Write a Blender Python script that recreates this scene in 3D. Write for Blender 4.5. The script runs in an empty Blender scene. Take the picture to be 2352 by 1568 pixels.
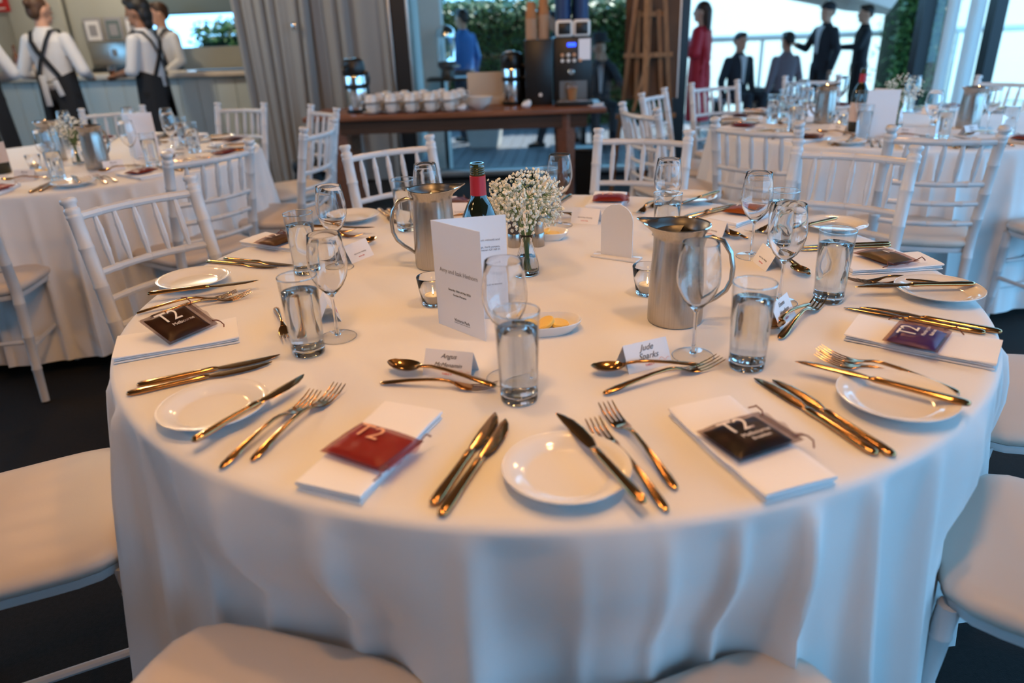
import bpy, bmesh, math, random
from mathutils import Vector, Matrix, Euler
random.seed(7)
PI = math.pi
def R(d): return math.radians(d)
scene = bpy.context.scene
col = scene.collection

# ------------------------------------------------------------------ camera
CAM = Vector((-0.0365, -1.5718, 1.2901))
yaw, pitch, roll = -0.0251, 0.41628, 0.03859
fwd = Vector((math.sin(yaw)*math.cos(pitch), math.cos(yaw)*math.cos(pitch), -math.sin(pitch)))
right = Vector((math.cos(yaw), -math.sin(yaw), 0))
down = fwd.cross(right)
r2 = right*math.cos(roll) + down*math.sin(roll)
d2 = -right*math.sin(roll) + down*math.cos(roll)
cam_data = bpy.data.cameras.new('camera')
cam_data.sensor_fit = 'HORIZONTAL'; cam_data.sensor_width = 36.0
cam_data.lens = 1633.0*36.0/2352.0
cam_data.clip_start = 0.02; cam_data.clip_end = 200
cam_data.dof.use_dof = True; cam_data.dof.focus_distance = 1.55; cam_data.dof.aperture_fstop = 2.2
cam = bpy.data.objects.new('camera', cam_data); col.objects.link(cam)
cam.matrix_world = Matrix(((r2.x, -d2.x, -fwd.x, CAM.x), (r2.y, -d2.y, -fwd.y, CAM.y), (r2.z, -d2.z, -fwd.z, CAM.z), (0, 0, 0, 1)))
scene.camera = cam

# ------------------------------------------------------------------ sky, sun, exposure
world = bpy.data.worlds.new('world'); scene.world = world
world.use_nodes = True
bg = world.node_tree.nodes['Background']
bg.inputs[0].default_value = (0.23, 0.59, 1.0, 1); bg.inputs[1].default_value = 4.5
sun_d = bpy.data.lights.new('sun', 'SUN'); sun_d.energy = 8.0; sun_d.angle = R(0.6); sun_d.color = (1.0, 0.95, 0.84)
sun = bpy.data.objects.new('sun', sun_d); col.objects.link(sun)
sun.rotation_euler = Vector((-0.55, -0.42, -0.72)).to_track_quat('-Z', 'Y').to_euler()
LAMP_COL = (1.0, 0.52, 0.19)
LAMPS = [((0.50, -0.50, 2.60), 36), ((-0.45, -0.35, 2.60), 32), ((0.05, 0.45, 2.60), 9), ((-2.3, 1.95, 2.60), 42), ((1.75, 2.3, 2.60), 40),
         ((-0.6, 3.0, 2.72), 20), ((-0.15, -1.20, 2.60), 46), ((-2.8, -1.4, 2.45), 34)]
BAR_FILL_LAMPS = [((-4.2, 6.5, 2.72), 60), ((-3.4, 3.9, 2.75), 105)]  # added fill lamps that brighten the bar and its front
vs = scene.view_settings
vs.view_transform = 'Standard'; vs.look = 'None'; vs.exposure = 0.0; vs.gamma = 1.0; vs.use_curve_mapping = False
scene.cycles.use_denoising = True
scene.cycles.max_bounces = 9; scene.cycles.diffuse_bounces = 3; scene.cycles.glossy_bounces = 4; scene.cycles.transmission_bounces = 8; scene.cycles.transparent_max_bounces = 20
scene.cycles.sample_clamp_indirect = 6.0

# ------------------------------------------------------------------ materials
MATS = {}
def mat(name, color, rough=0.5, metal=0.0, trans=0.0, ior=1.45, bump=0.0, bscale=200.0, vary=0.0, vscale=6.0, coat=0.0, alpha=1.0, emit=None, estr=0.0, sheen=0.0, spec=None, bands=None):
    m = bpy.data.materials.new(name); m.use_nodes = True
    nt = m.node_tree; b = nt.nodes['Principled BSDF']
    b.inputs['Base Color'].default_value = (*color, 1); b.inputs['Roughness'].default_value = rough
    b.inputs['Metallic'].default_value = metal; b.inputs['Transmission Weight'].default_value = trans
    b.inputs['IOR'].default_value = ior; b.inputs['Coat Weight'].default_value = coat; b.inputs['Alpha'].default_value = alpha
    b.inputs['Sheen Weight'].default_value = sheen
    if spec is not None: b.inputs['Specular IOR Level'].default_value = spec
    if emit: b.inputs['Emission Color'].default_value = (*emit, 1); b.inputs['Emission Strength'].default_value = estr
    tc = nt.nodes.new('ShaderNodeTexCoord')
    if vary > 0:
        n = nt.nodes.new('ShaderNodeTexNoise'); n.inputs['Scale'].default_value = vscale; n.inputs['Detail'].default_value = 4
        mp = nt.nodes.new('ShaderNodeMapping')
        if bands: mp.inputs['Scale'].default_value = bands
        nt.links.new(tc.outputs['Object'], mp.inputs[0]); nt.links.new(mp.outputs[0], n.inputs['Vector'])
        rp = nt.nodes.new('ShaderNodeValToRGB')
        rp.color_ramp.elements[0].position = 0.3; rp.color_ramp.elements[1].position = 0.7
        rp.color_ramp.elements[0].color = (*[c*(1-vary) for c in color], 1)
        rp.color_ramp.elements[1].color = (*[min(1, c*(1+vary)) for c in color], 1)
        nt.links.new(n.outputs[0], rp.inputs[0]); nt.links.new(rp.outputs[0], b.inputs['Base Color'])
    if bump > 0:
        n2 = nt.nodes.new('ShaderNodeTexNoise'); n2.inputs['Scale'].default_value = bscale; n2.inputs['Detail'].default_value = 3
        bp = nt.nodes.new('ShaderNodeBump'); bp.inputs['Strength'].default_value = bump; bp.inputs['Distance'].default_value = 0.002
        nt.links.new(tc.outputs['Object'], n2.inputs['Vector']); nt.links.new(n2.outputs[0], bp.inputs['Height'])
        nt.links.new(bp.outputs[0], b.inputs['Normal'])
    MATS[name] = m; return m
def pane_mat(name, tint=(0.93, 0.97, 0.97), refl=1.0):
    m = bpy.data.materials.new(name); m.use_nodes = True; nt = m.node_tree; nt.nodes.clear()
    o = nt.nodes.new('ShaderNodeOutputMaterial'); mx = nt.nodes.new('ShaderNodeMixShader')
    t = nt.nodes.new('ShaderNodeBsdfTransparent'); t.inputs[0].default_value = (*tint, 1)
    g = nt.nodes.new('ShaderNodeBsdfGlossy'); g.inputs['Roughness'].default_value = 0.0
    f = nt.nodes.new('ShaderNodeLayerWeight'); f.inputs[0].default_value = 0.5
    pw = nt.nodes.new('ShaderNodeMath'); pw.operation = 'POWER'; pw.inputs[1].default_value = 4.0
    mu = nt.nodes.new('ShaderNodeMath'); mu.operation = 'MULTIPLY_ADD'; mu.inputs[1].default_value = 0.55*refl; mu.inputs[2].default_value = 0.045*refl
    nt.links.new(f.outputs['Facing'], pw.inputs[0]); nt.links.new(pw.outputs[0], mu.inputs[0]); nt.links.new(mu.outputs[0], mx.inputs[0])
    nt.links.new(t.outputs[0], mx.inputs[1]); nt.links.new(g.outputs[0], mx.inputs[2]); nt.links.new(mx.outputs[0], o.inputs[0])
    MATS[name] = m; return m
def sheer_mat(name, color, tr):
    m = bpy.data.materials.new(name); m.use_nodes = True; nt = m.node_tree; nt.nodes.clear()
    o = nt.nodes.new('ShaderNodeOutputMaterial'); mx = nt.nodes.new('ShaderNodeMixShader'); mx.inputs[0].default_value = tr
    d = nt.nodes.new('ShaderNodeBsdfDiffuse'); d.inputs[0].default_value = (*color, 1)
    tl = nt.nodes.new('ShaderNodeBsdfTranslucent'); tl.inputs[0].default_value = (*color, 1)
    nt.links.new(d.outputs[0], mx.inputs[1]); nt.links.new(tl.outputs[0], mx.inputs[2]); nt.links.new(mx.outputs[0], o.inputs[0])
    MATS[name] = m; return m
def organza_mat(name, color, a):
    m = bpy.data.materials.new(name); m.use_nodes = True; nt = m.node_tree; nt.nodes.clear()
    o = nt.nodes.new('ShaderNodeOutputMaterial'); mx = nt.nodes.new('ShaderNodeMixShader')
    t = nt.nodes.new('ShaderNodeBsdfTransparent'); t.inputs[0].default_value = (*[0.6+0.4*c for c in color], 1)
    d = nt.nodes.new('ShaderNodeBsdfPrincipled'); d.inputs['Base Color'].default_value = (*color, 1); d.inputs['Roughness'].default_value = 0.4
    w = nt.nodes.new('ShaderNodeTexNoise'); w.inputs['Scale'].default_value = 60
    tc = nt.nodes.new('ShaderNodeTexCoord'); nt.links.new(tc.outputs['Object'], w.inputs['Vector'])
    mr = nt.nodes.new('ShaderNodeMapRange'); mr.inputs[3].default_value = a-0.12; mr.inputs[4].default_value = a+0.12
    nt.links.new(w.outputs[0], mr.inputs[0]); nt.links.new(mr.outputs[0], mx.inputs[0])
    nt.links.new(t.outputs[0], mx.inputs[1]); nt.links.new(d.outputs[0], mx.inputs[2]); nt.links.new(mx.outputs[0], o.inputs[0])
    MATS[name] = m; return m

mat('linen', (0.77, 0.77, 0.77), 0.85, bump=0.12, bscale=500, sheen=0.2)
mat('napkin_linen', (0.86, 0.86, 0.87), 0.85, bump=0.15, bscale=400, sheen=0.2)
mat('chair_paint', (0.60, 0.61, 0.62), 0.32, bump=0.03, bscale=40)
mat('cushion_vinyl', (0.62, 0.54, 0.47), 0.45, bump=0.06, bscale=300)
mat('gold', (0.50, 0.275, 0.115), 0.14, 1.0)
mat('porcelain', (0.84, 0.83, 0.81), 0.12, coat=0.5)
mat('glass', (1, 1, 1), 0.0, 0, 1.0, 1.46)
mat('water', (0.97, 0.99, 1), 0.0, 0, 1.0, 1.33)
mat('steel', (0.44, 0.415, 0.385), 0.27, 1.0, vary=0.08, vscale=3, bands=(120, 120, 1))
mat('steel_dark', (0.22, 0.21, 0.20), 0.35, 1.0)
mat('chrome', (0.75, 0.75, 0.76), 0.08, 1.0)
mat('paper', (0.84, 0.84, 0.86), 0.7)
mat('ink', (0.12, 0.12, 0.13), 0.7)
mat('ink_grey', (0.33, 0.33, 0.36), 0.7)
mat('ink_red', (0.62, 0.05, 0.08), 0.7)
mat('ink_coral', (0.80, 0.38, 0.32), 0.7)
mat('print_white', (0.80, 0.74, 0.68), 0.6)
mat('print_peach', (0.80, 0.42, 0.25), 0.6)
mat('bottle_glass', (0.008, 0.012, 0.006), 0.06, coat=0.5)
mat('bottle_neck', (0.03, 0.035, 0.008), 0.08, coat=0.6)
mat('capsule_red', (0.42, 0.02, 0.03), 0.35)
mat('label_cream', (0.66, 0.52, 0.44), 0.6)
mat('butter', (0.90, 0.62, 0.16), 0.4)
mat('candle_wax', (0.86, 0.80, 0.70), 0.5)
mat('flame', (1, 0.7, 0.3), 0.5, emit=(1.0, 0.62, 0.22), estr=14)
mat('blossom', (0.82, 0.79, 0.66), 0.8)
mat('stem_green', (0.13, 0.20, 0.06), 0.6)
mat('acrylic_white', (0.74, 0.72, 0.70), 0.15)
mat('grinder_dark', (0.06, 0.045, 0.04), 0.4, vary=0.3, vscale=120)
mat('tea_red', (0.46, 0.045, 0.03), 0.35); mat('tea_black', (0.022, 0.026, 0.023), 0.35); mat('tea_purple', (0.08, 0.07, 0.36), 0.3)
mat('tea_green', (0.16, 0.20, 0.12), 0.35); mat('tea_orange', (0.60, 0.20, 0.04), 0.35); mat('tea_darkred', (0.24, 0.025, 0.02), 0.35)
mat('tea_olive', (0.12, 0.11, 0.06), 0.35); mat('tea_brown', (0.06, 0.035, 0.02), 0.35)
organza_mat('organza_red', (0.36, 0.03, 0.025), 0.30); organza_mat('organza_rust', (0.30, 0.06, 0.025), 0.09); organza_mat('organza_dark', (0.14, 0.025, 0.015), 0.06); organza_mat('organza_wine', (0.24, 0.025, 0.025), 0.3)
mat('cord_brown', (0.16, 0.05, 0.03), 0.6)
mat('carpet', (0.0065, 0.0055, 0.005), 0.95, bump=0.8, bscale=350, vary=0.4, vscale=90)
mat('deck_wood', (0.20, 0.21, 0.25), 0.6, vary=0.22, vscale=5, bands=(30, 1, 1))
mat('frame_black', (0.010, 0.014, 0.018), 0.4)
mat('frame_silver', (0.45, 0.48, 0.48), 0.35, 0.8)
pane_mat('pane'); pane_mat('thin_glass', (0.985, 0.99, 0.99), 1.3)
mat('curtain_grey', (0.25, 0.255, 0.25), 0.85, bump=0.2, bscale=250)
sheer_mat('sheer_white', (0.86, 0.88, 0.88), 0.55)
mat('ceiling_paint', (0.10, 0.10, 0.10), 0.9)
mat('wall_sage', (0.44, 0.45, 0.40), 0.85, vary=0.04, vscale=2)
mat('wall_white', (0.72, 0.73, 0.70), 0.85, vary=0.05, vscale=1.5)
mat('wall_dark', (0.12, 0.12, 0.13), 0.9)
mat('bar_panel', (0.47, 0.55, 0.56), 0.6, vary=0.03, vscale=3)
mat('bar_top', (0.62, 0.56, 0.47), 0.25, vary=0.06, vscale=12)
mat('bulkhead_grey', (0.14, 0.19, 0.20), 0.8)
mat('wood_brown', (0.20, 0.075, 0.035), 0.35, vary=0.30, vscale=4, bands=(1, 18, 18))
mat('wood_dark', (0.06, 0.032, 0.02), 0.5, vary=0.25, vscale=4, bands=(1, 18, 18))
mat('easel_wood', (0.24, 0.125, 0.055), 0.55, vary=0.25, vscale=4, bands=(14, 14, 1))
mat('board_back', (0.085, 0.045, 0.025), 0.7, vary=0.2, vscale=5)
mat('black_plastic', (0.008, 0.009, 0.010), 0.35)
mat('black_bag', (0.006, 0.006, 0.007), 0.55, bump=0.4, bscale=30)
mat('cup_white', (0.66, 0.62, 0.57), 0.2, coat=0.4)
mat('kraft', (0.36, 0.16, 0.06), 0.7); mat('kraft_pale', (0.42, 0.27, 0.17), 0.7)
mat('carton', (0.50, 0.42, 0.33), 0.7)
mat('screen_blue', (0.01, 0.02, 0.3), 0.3, emit=(0.02, 0.08, 1.0), estr=3.0)
mat('button_white', (0.75, 0.73, 0.68), 0.4); mat('button_orange', (0.62, 0.33, 0.18), 0.4)
mat('lid_clear', (0.9, 0.9, 0.9), 0.1, 0, 0.9, 1.3)
mat('sign_red', (0.45, 0.02, 0.02), 0.5); mat('sign_white', (0.8, 0.8, 0.8), 0.5)
mat('blue_box', (0.01, 0.035, 0.12), 0.5)
mat('bottle_amber', (0.16, 0.05, 0.012), 0.1, coat=0.4)
mat('skin', (0.55, 0.30, 0.20), 0.5); mat('skin_dark', (0.30, 0.15, 0.09), 0.5)
mat('hair_black', (0.012, 0.010, 0.009), 0.5); mat('hair_brown', (0.045, 0.018, 0.008), 0.5); mat('hair_auburn', (0.075, 0.036, 0.018), 0.55)
mat('shirt_white', (0.62, 0.62, 0.63), 0.8, bump=0.3, bscale=25); mat('apron_black', (0.008, 0.010, 0.014), 0.8); mat('trouser_black', (0.006, 0.006, 0.008), 0.85)
mat('suit_dark', (0.018, 0.020, 0.028), 0.8); mat('dress_red', (0.50, 0.012, 0.025), 0.6); mat('shirt_blue', (0.02, 0.16, 0.48), 0.7)
mat('shirt_pink', (0.52, 0.42, 0.42), 0.8); mat('trouser_navy', (0.02, 0.035, 0.06), 0.8); mat('top_lilac', (0.20, 0.17, 0.20), 0.8)
mat('shoe_black', (0.006, 0.006, 0.006), 0.3); mat('shoe_white', (0.75, 0.75, 0.68), 0.4)
mat('canvas', (0.80, 0.79, 0.74), 0.9)
mat('planter_pale', (0.52, 0.50, 0.49), 0.8, vary=0.06, vscale=8)
sheer_mat('garden_wall', (0.86, 0.90, 0.84), 0.75)
mat('ground_pave', (0.30, 0.29, 0.27), 0.9, vary=0.1, vscale=3)
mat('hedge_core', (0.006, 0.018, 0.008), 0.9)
mat('lamp_glow', (1, 0.8, 0.6), 0.5, emit=(1.0, 0.62, 0.30), estr=25)
mat('eye', (0.01, 0.008, 0.007), 0.2); mat('lips', (0.35, 0.10, 0.08), 0.5)
def leaf_mat():
    m = bpy.data.materials.new('leaf'); m.use_nodes = True; nt = m.node_tree; b = nt.nodes['Principled BSDF']
    tc = nt.nodes.new('ShaderNodeTexCoord'); n = nt.nodes.new('ShaderNodeTexNoise'); n.inputs['Scale'].default_value = 14
    rp = nt.nodes.new('ShaderNodeValToRGB'); rp.color_ramp.elements[0].color = (0.016, 0.070, 0.028, 1); rp.color_ramp.elements[1].color = (0.12, 0.25, 0.06, 1)
    rp.color_ramp.elements[0].position = 0.35; rp.color_ramp.elements[1].position = 0.68
    nt.links.new(tc.outputs['Object'], n.inputs['Vector']); nt.links.new(n.outputs[0], rp.inputs[0]); nt.links.new(rp.outputs[0], b.inputs['Base Color'])
    b.inputs['Roughness'].default_value = 0.4
    MATS['leaf'] = m
leaf_mat()

# ------------------------------------------------------------------ mesh helpers
class MB:
    def __init__(s): s.v = []; s.f = []
    def add(s, vs_, fs_):
        o = len(s.v); s.v += [tuple(v) for v in vs_]; s.f += [tuple(i+o for i in f) for f in fs_]; return s
    def box(s, c, size, rz=0.0, rx=0.0, ry=0.0):
        x, y, z = [q/2 for q in size]; M = Euler((rx, ry, rz)).to_matrix(); c = Vector(c)
        vs_ = [M @ Vector((a*x, b*y, d*z)) + c for a in (-1, 1) for b in (-1, 1) for d in (-1, 1)]
        return s.add(vs_, [(0, 1, 3, 2), (4, 6, 7, 5), (0, 4, 5, 1), (2, 3, 7, 6), (0, 2, 6, 4), (1, 5, 7, 3)])
    def rbox(s, c, size, r, seg=2, rz=0.0, rx=0.0, ry=0.0):
        bm = bmesh.new(); bmesh.ops.create_cube(bm, size=1.0)
        for v in bm.verts: v.co = Vector((v.co.x*size[0], v.co.y*size[1], v.co.z*size[2]))
        bmesh.ops.bevel(bm, geom=bm.edges[:], offset=min(r, min(size)*0.49), segments=seg, affect='EDGES', profile=0.5)
        M = Euler((rx, ry, rz)).to_matrix(); c = Vector(c)
        bm.verts.index_update()
        s.add([M @ v.co + c for v in bm.verts], [[v.index for v in f.verts] for f in bm.faces]); bm.free(); return s
    def lathe(s, prof, n=24, c=(0, 0, 0), cap0=False, cap1=False, M=None):
        vs_ = []; fs_ = []
        for (r, z) in prof:
            for k in range(n):
                a = 2*PI*k/n; vs_.append(Vector((r*math.cos(a), r*math.sin(a), z)))
        for i in range(len(prof)-1):
            for k in range(n):
                k2 = (k+1) % n; fs_.append((i*n+k, i*n+k2, (i+1)*n+k2, (i+1)*n+k))
        if cap0: fs_.append(tuple(range(n))[::-1])
        if cap1: fs_.append(tuple((len(prof)-1)*n+k for k in range(n)))
        c = Vector(c)
        return s.add([(M @ v if M else v) + c for v in vs_], fs_)
    def tube(s, pts, rad, n=8, cap=True, flat=1.0):
        pts = [Vector(p) for p in pts]; m = len(pts)
        if not isinstance(rad, (list, tuple)): rad = [rad]*m
        T = [(pts[min(i+1, m-1)]-pts[max(i-1, 0)]).normalized() for i in range(m)]
        up = Vector((0, 0, 1)) if abs(T[0].z) < 0.9 else Vector((0, 1, 0))
        N = (up - T[0]*up.dot(T[0])).normalized(); vs_ = []; fs_ = []
        for i in range(m):
            N = (N - T[i]*N.dot(T[i])).normalized(); B = T[i].cross(N)
            for k in range(n):
                a = 2*PI*k/n; vs_.append(pts[i] + (N*math.cos(a)*flat + B*math.sin(a))*rad[i])
        for i in range(m-1):
            for k in range(n):
                k2 = (k+1) % n; fs_.append((i*n+k, (i+1)*n+k, (i+1)*n+k2, i*n+k2))
        if cap: fs_.append(tuple(range(n))); fs_.append(tuple((m-1)*n+k for k in range(n))[::-1])
        return s.add(vs_, fs_)
    def loftx(s, secs, n=12, p=1.0):
        # sections along +x: (x, y, z, half width, half thickness)
        vs_ = []; fs_ = []
        for (x, y, z, hw, ht) in secs:
            for k in range(n):
                a = 2*PI*k/n; ca, sa = math.cos(a), math.sin(a)
                vs_.append((x, y + hw*math.copysign(abs(ca)**p, ca), z + ht*math.copysign(abs(sa)**p, sa)))
        for i in range(len(secs)-1):
            for k in range(n):
                k2 = (k+1) % n; fs_.append((i*n+k, (i+1)*n+k, (i+1)*n+k2, i*n+k2))
        fs_.append(tuple(range(n))); fs_.append(tuple((len(secs)-1)*n+k for k in range(n))[::-1])
        return s.add(vs_, fs_)
    def loftz(s, secs, n=20, cap=True):
        # sections along z: (x, y, z, rx, ry)
        vs_ = []; fs_ = []
        for (x, y, z, rx, ry) in secs:
            for k in range(n):
                a = 2*PI*k/n; vs_.append((x+rx*math.cos(a), y+ry*math.sin(a), z))
        for i in range(len(secs)-1):
            for k in range(n):
                k2 = (k+1) % n; fs_.append((i*n+k, i*n+k2, (i+1)*n+k2, (i+1)*n+k))
        if cap: fs_.append(tuple(range(n))[::-1]); fs_.append(tuple((len(secs)-1)*n+k for k in range(n)))
        return s.add(vs_, fs_)
    def grid(s, fn, nu, nv, closeu=False):
        vs_ = [fn(i/(nu if closeu else nu-1), j/(nv-1)) for j in range(nv) for i in range(nu)]; fs_ = []
        for j in range(nv-1):
            for i in range(nu if closeu else nu-1):
                i2 = (i+1) % nu; fs_.append((j*nu+i, j*nu+i2, (j+1)*nu+i2, (j+1)*nu+i))
        return s.add(vs_, fs_)
    def ball(s, c, r, n=12, m=8, M=None):
        if not isinstance(r, (list, tuple)): r = (r, r, r)
        c = Vector(c); vs_ = []; fs_ = []
        for i in range(1, m):
            t = PI*i/m
            for k in range(n):
                a = 2*PI*k/n; vs_.append(Vector((r[0]*math.sin(t)*math.cos(a), r[1]*math.sin(t)*math.sin(a), -r[2]*math.cos(t))))
        b0 = len(vs_); vs_ += [Vector((0, 0, -r[2])), Vector((0, 0, r[2]))]
        for i in range(m-2):
            for k in range(n):
                k2 = (k+1) % n; fs_.append((i*n+k, i*n+k2, (i+1)*n+k2, (i+1)*n+k))
        for k in range(n):
            k2 = (k+1) % n; fs_.append((b0, k2, k)); fs_.append((b0+1, (m-2)*n+k, (m-2)*n+k2))
        return s.add([(M @ v if M else v)+c for v in vs_], fs_)
    def caps(s, p0, p1, r0, r1, n=12):
        p0, p1 = Vector(p0), Vector(p1); d = p1-p0; L = d.length or 1e-5; d = d/L
        pts = []; rad = []
        for k in range(5):
            a = PI/2*k/4.5; pts.append(p0 - d*r0*math.cos(a)); rad.append(max(r0*math.sin(a), 1e-4))
        pts.append(p0); rad.append(r0); pts.append(p1); rad.append(r1)
        for k in range(4, -1, -1):
            a = PI/2*k/4.5; pts.append(p1 + d*r1*math.cos(a)); rad.append(max(r1*math.sin(a), 1e-4))
        return s.tube(pts, rad, n)
    def mesh(s, name, m=None, smooth=True, ang=40):
        me = bpy.data.meshes.new(name); me.from_pydata(s.v, [], s.f); me.update()
        bm = bmesh.new(); bm.from_mesh(me); bmesh.ops.recalc_face_normals(bm, faces=bm.faces[:]); bm.to_mesh(me); bm.free()
        if smooth:
            me.shade_smooth(); me.set_sharp_from_angle(angle=R(ang))
        if m: me.materials.append(MATS[m])
        return me
def tag(o, label=None, cat=None, group=None, kind=None):
    if label: o['label'] = label
    if cat: o['category'] = cat
    if group: o['group'] = group
    if kind: o['kind'] = kind
    return o
def obj(name, me, parent=None, loc=(0, 0, 0), rot=(0, 0, 0), sc=1.0):
    o = bpy.data.objects.new(name, me); col.objects.link(o)
    o.location = loc; o.rotation_euler = rot
    o.scale = (sc, sc, sc) if not isinstance(sc, (tuple, list)) else sc
    if parent: o.parent = parent
    return o
def thing(name, label, cat, loc=(0, 0, 0), rz=0.0, group=None):
    o = bpy.data.objects.new(name, None); col.objects.link(o); o.empty_display_size = 0.05
    o.location = loc; o.rotation_euler = (0, 0, rz); tag(o, label, cat, group); return o
def copy_tree(o, parent=None):
    c = o.copy(); col.objects.link(c); c.parent = parent
    for ch in [x for x in KIDS.get(o.name, [])]: copy_tree(ch, c)
    return c
KIDS = {}
def proto_done(root):
    def rec(o):
        ks = [x for x in col.objects if x.parent == o]
        KIDS[o.name] = ks
        for k in ks: rec(k)
    rec(root)
USED = set()
def place(proto, label, loc, rot=(0, 0, 0), group=None, sc=None, name=None):
    if proto.name in USED: o = copy_tree(proto)
    else: o = proto; USED.add(proto.name)
    o.location = loc; o.rotation_euler = rot if isinstance(rot, (tuple, list, Euler)) else (0, 0, rot)
    o['label'] = label
    if group: o['group'] = group
    elif 'group' in o: del o['group']
    if sc is not None: o.scale = sc if isinstance(sc, (tuple, list)) else (sc, sc, sc)
    return o
def struct(name, me, loc=(0, 0, 0), rot=(0, 0, 0), parent=None):
    o = obj(name, me, parent, loc, rot)
    if not parent: o['kind'] = 'structure'
    return o

# lettering: every word is baked to a flat mesh once
TEXT_MESH = {}
def bake_texts(items):
    tmp = []
    for key, body, size, shear, mname, al in items:
        cu = bpy.data.curves.new('lettering', 'FONT'); cu.body = body; cu.size = size; cu.shear = shear; cu.align_x = al; cu.align_y = 'CENTER'
        cu.resolution_u = 3; cu.extrude = 0.00012
        o = bpy.data.objects.new('lettering', cu); col.objects.link(o); tmp.append((key, o, mname))
    dg = bpy.context.evaluated_depsgraph_get(); dg.update()
    for key, o, mname in tmp:
        me = bpy.data.meshes.new_from_object(o.evaluated_get(dg)); me.name = 'lettering'
        me.materials.clear(); me.materials.append(MATS[mname]); TEXT_MESH[key] = me
    for key, o, mname in tmp:
        cu = o.data; bpy.data.objects.remove(o); bpy.data.curves.remove(cu)
def blob(mb, m, voxel=0.009, smooth=4):
    me = mb.mesh('blob'); o = bpy.data.objects.new('blob', me); col.objects.link(o)
    md = o.modifiers.new('r', 'REMESH'); md.mode = 'VOXEL'; md.voxel_size = voxel; md.use_smooth_shade = True
    if smooth: ms = o.modifiers.new('s', 'SMOOTH'); ms.iterations = smooth; ms.factor = 0.5
    dg = bpy.context.evaluated_depsgraph_get(); dg.update()
    out = bpy.data.meshes.new_from_object(o.evaluated_get(dg)); out.name = 'body'
    bpy.data.objects.remove(o); bpy.data.meshes.remove(me)
    out.materials.clear(); out.materials.append(MATS[m]); out.shade_smooth()
    return out
TZ = 0.75

# ------------------------------------------------------------------ the room
WY = 5.25                                   # window wall
struct('floor', MB().box((0.4, 0.7, -0.05), (13.2, 9.3, 0.1)).mesh('floor', 'carpet', False))
struct('ceiling', MB().box((-0.8, 1.9, 3.03), (11.0, 12.4, 0.1)).mesh('ceiling', 'ceiling_paint', False))
struct('ceiling_added_shade', MB().box((1.5, 7.65, 3.20), (15.0, 4.9, 0.12)).mesh('ceiling', 'ceiling_paint', False))  # unseen roof, added to keep the near deck in shade
struct('wall_rear', MB().box((-2.2, -3.95, 1.5), (8.1, 0.14, 3.0)).mesh('wall', 'wall_dark', False))  # unseen wall put in for shade, stopped short to admit daylight from the right
wl = MB().box((-6.3, -1.9, 1.0), (0.12, 4.2, 2.0)); wl.box((-6.3, 5.7, 1.5), (0.12, 3.4, 3.0)); wl.box((-6.3, 2.1, 0.5), (0.12, 3.8, 1.0)); wl.box((-6.3, 2.1, 2.8), (0.12, 3.8, 0.4))
struct('wall_left', wl.mesh('wall', 'wall_sage', False))
# wall behind the bar, with a serving window
bw = MB()
bw.box((-5.35, 7.5, 1.5), (2.0, 0.12, 3.0)); bw.box((-3.0, 7.5, 0.6), (2.8, 0.12, 1.2)); bw.box((-3.0, 7.5, 2.3), (2.8, 0.12, 1.45)); bw.box((-1.3, 7.5, 1.5), (0.7, 0.12, 3.0))
struct('wall_bar', bw.mesh('wall', 'wall_sage', False))
struct('wall_side', MB().box((-1.20, 6.4, 1.5), (0.12, 2.1, 3.0)).mesh('wall', 'wall_white', False))
struct('trim_bulkhead', MB().rbox((-3.25, 7.25, 1.98), (2.0, 0.36, 0.86), 0.02).mesh('trim', 'bulkhead_grey'))
struct('trim_pilaster', MB().rbox((-5.56, 7.38, 1.5), (0.62, 0.14, 3.0), 0.01).mesh('trim', 'wall_sage'))

# glazed wall: every frame member and pane a part
w1 = struct('window_1', MB().box((1.5, WY, 0.035), (5.4, 0.14, 0.07)).mesh('frame', 'frame_black', False))
obj('head_rail', MB().box((1.5, WY, 2.75), (5.4, 0.14, 0.5)).mesh('f', 'frame_black', False), w1)
xs = [-1.08, 1.39, 3.49, 4.10]
for k, x in enumerate(xs):
    obj('mullion', MB().box((x, WY, 1.28), (0.10 if k != 0 else 0.13, 0.12, 2.44)).mesh('f', 'frame_black', False), w1)
obj('door_edge', MB().rbox((-1.005, WY-0.05, 1.28), (0.018, 0.05, 2.44), 0.004).mesh('f', 'frame_silver'), w1)
obj('door_edge', MB().rbox((-1.165, WY-0.05, 1.28), (0.03, 0.05, 2.44), 0.006).mesh('f', 'frame_silver'), w1)
obj('sill_track', MB().rbox((0.2, WY-0.12, 0.055), (2.4, 0.07, 0.05), 0.008).mesh('f', 'frame_silver'), w1)
obj('pane', MB().box((0.155, WY+0.02, 1.28), (2.34, 0.008, 2.42)).mesh('p', 'pane', False), w1)
obj('pane', MB().box((3.795, WY+0.02, 1.28), (0.51, 0.008, 2.42)).mesh('p', 'pane', False), w1)
w2 = struct('window_2', MB().box((5.6, WY, 0.035), (2.9, 0.14, 0.07)).mesh('frame', 'frame_black', False))
obj('pane', MB().box((5.6, WY+0.02, 1.28), (2.9, 0.008, 2.42)).mesh('p', 'pane', False), w2)
obj('head_rail', MB().box((5.6, WY, 2.75), (2.9, 0.14, 0.5)).mesh('f', 'frame_black', False), w2)
obj('mullion', MB().box((7.0, WY, 1.28), (0.10, 0.12, 2.44)).mesh('f', 'frame_black', False), w2)

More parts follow.
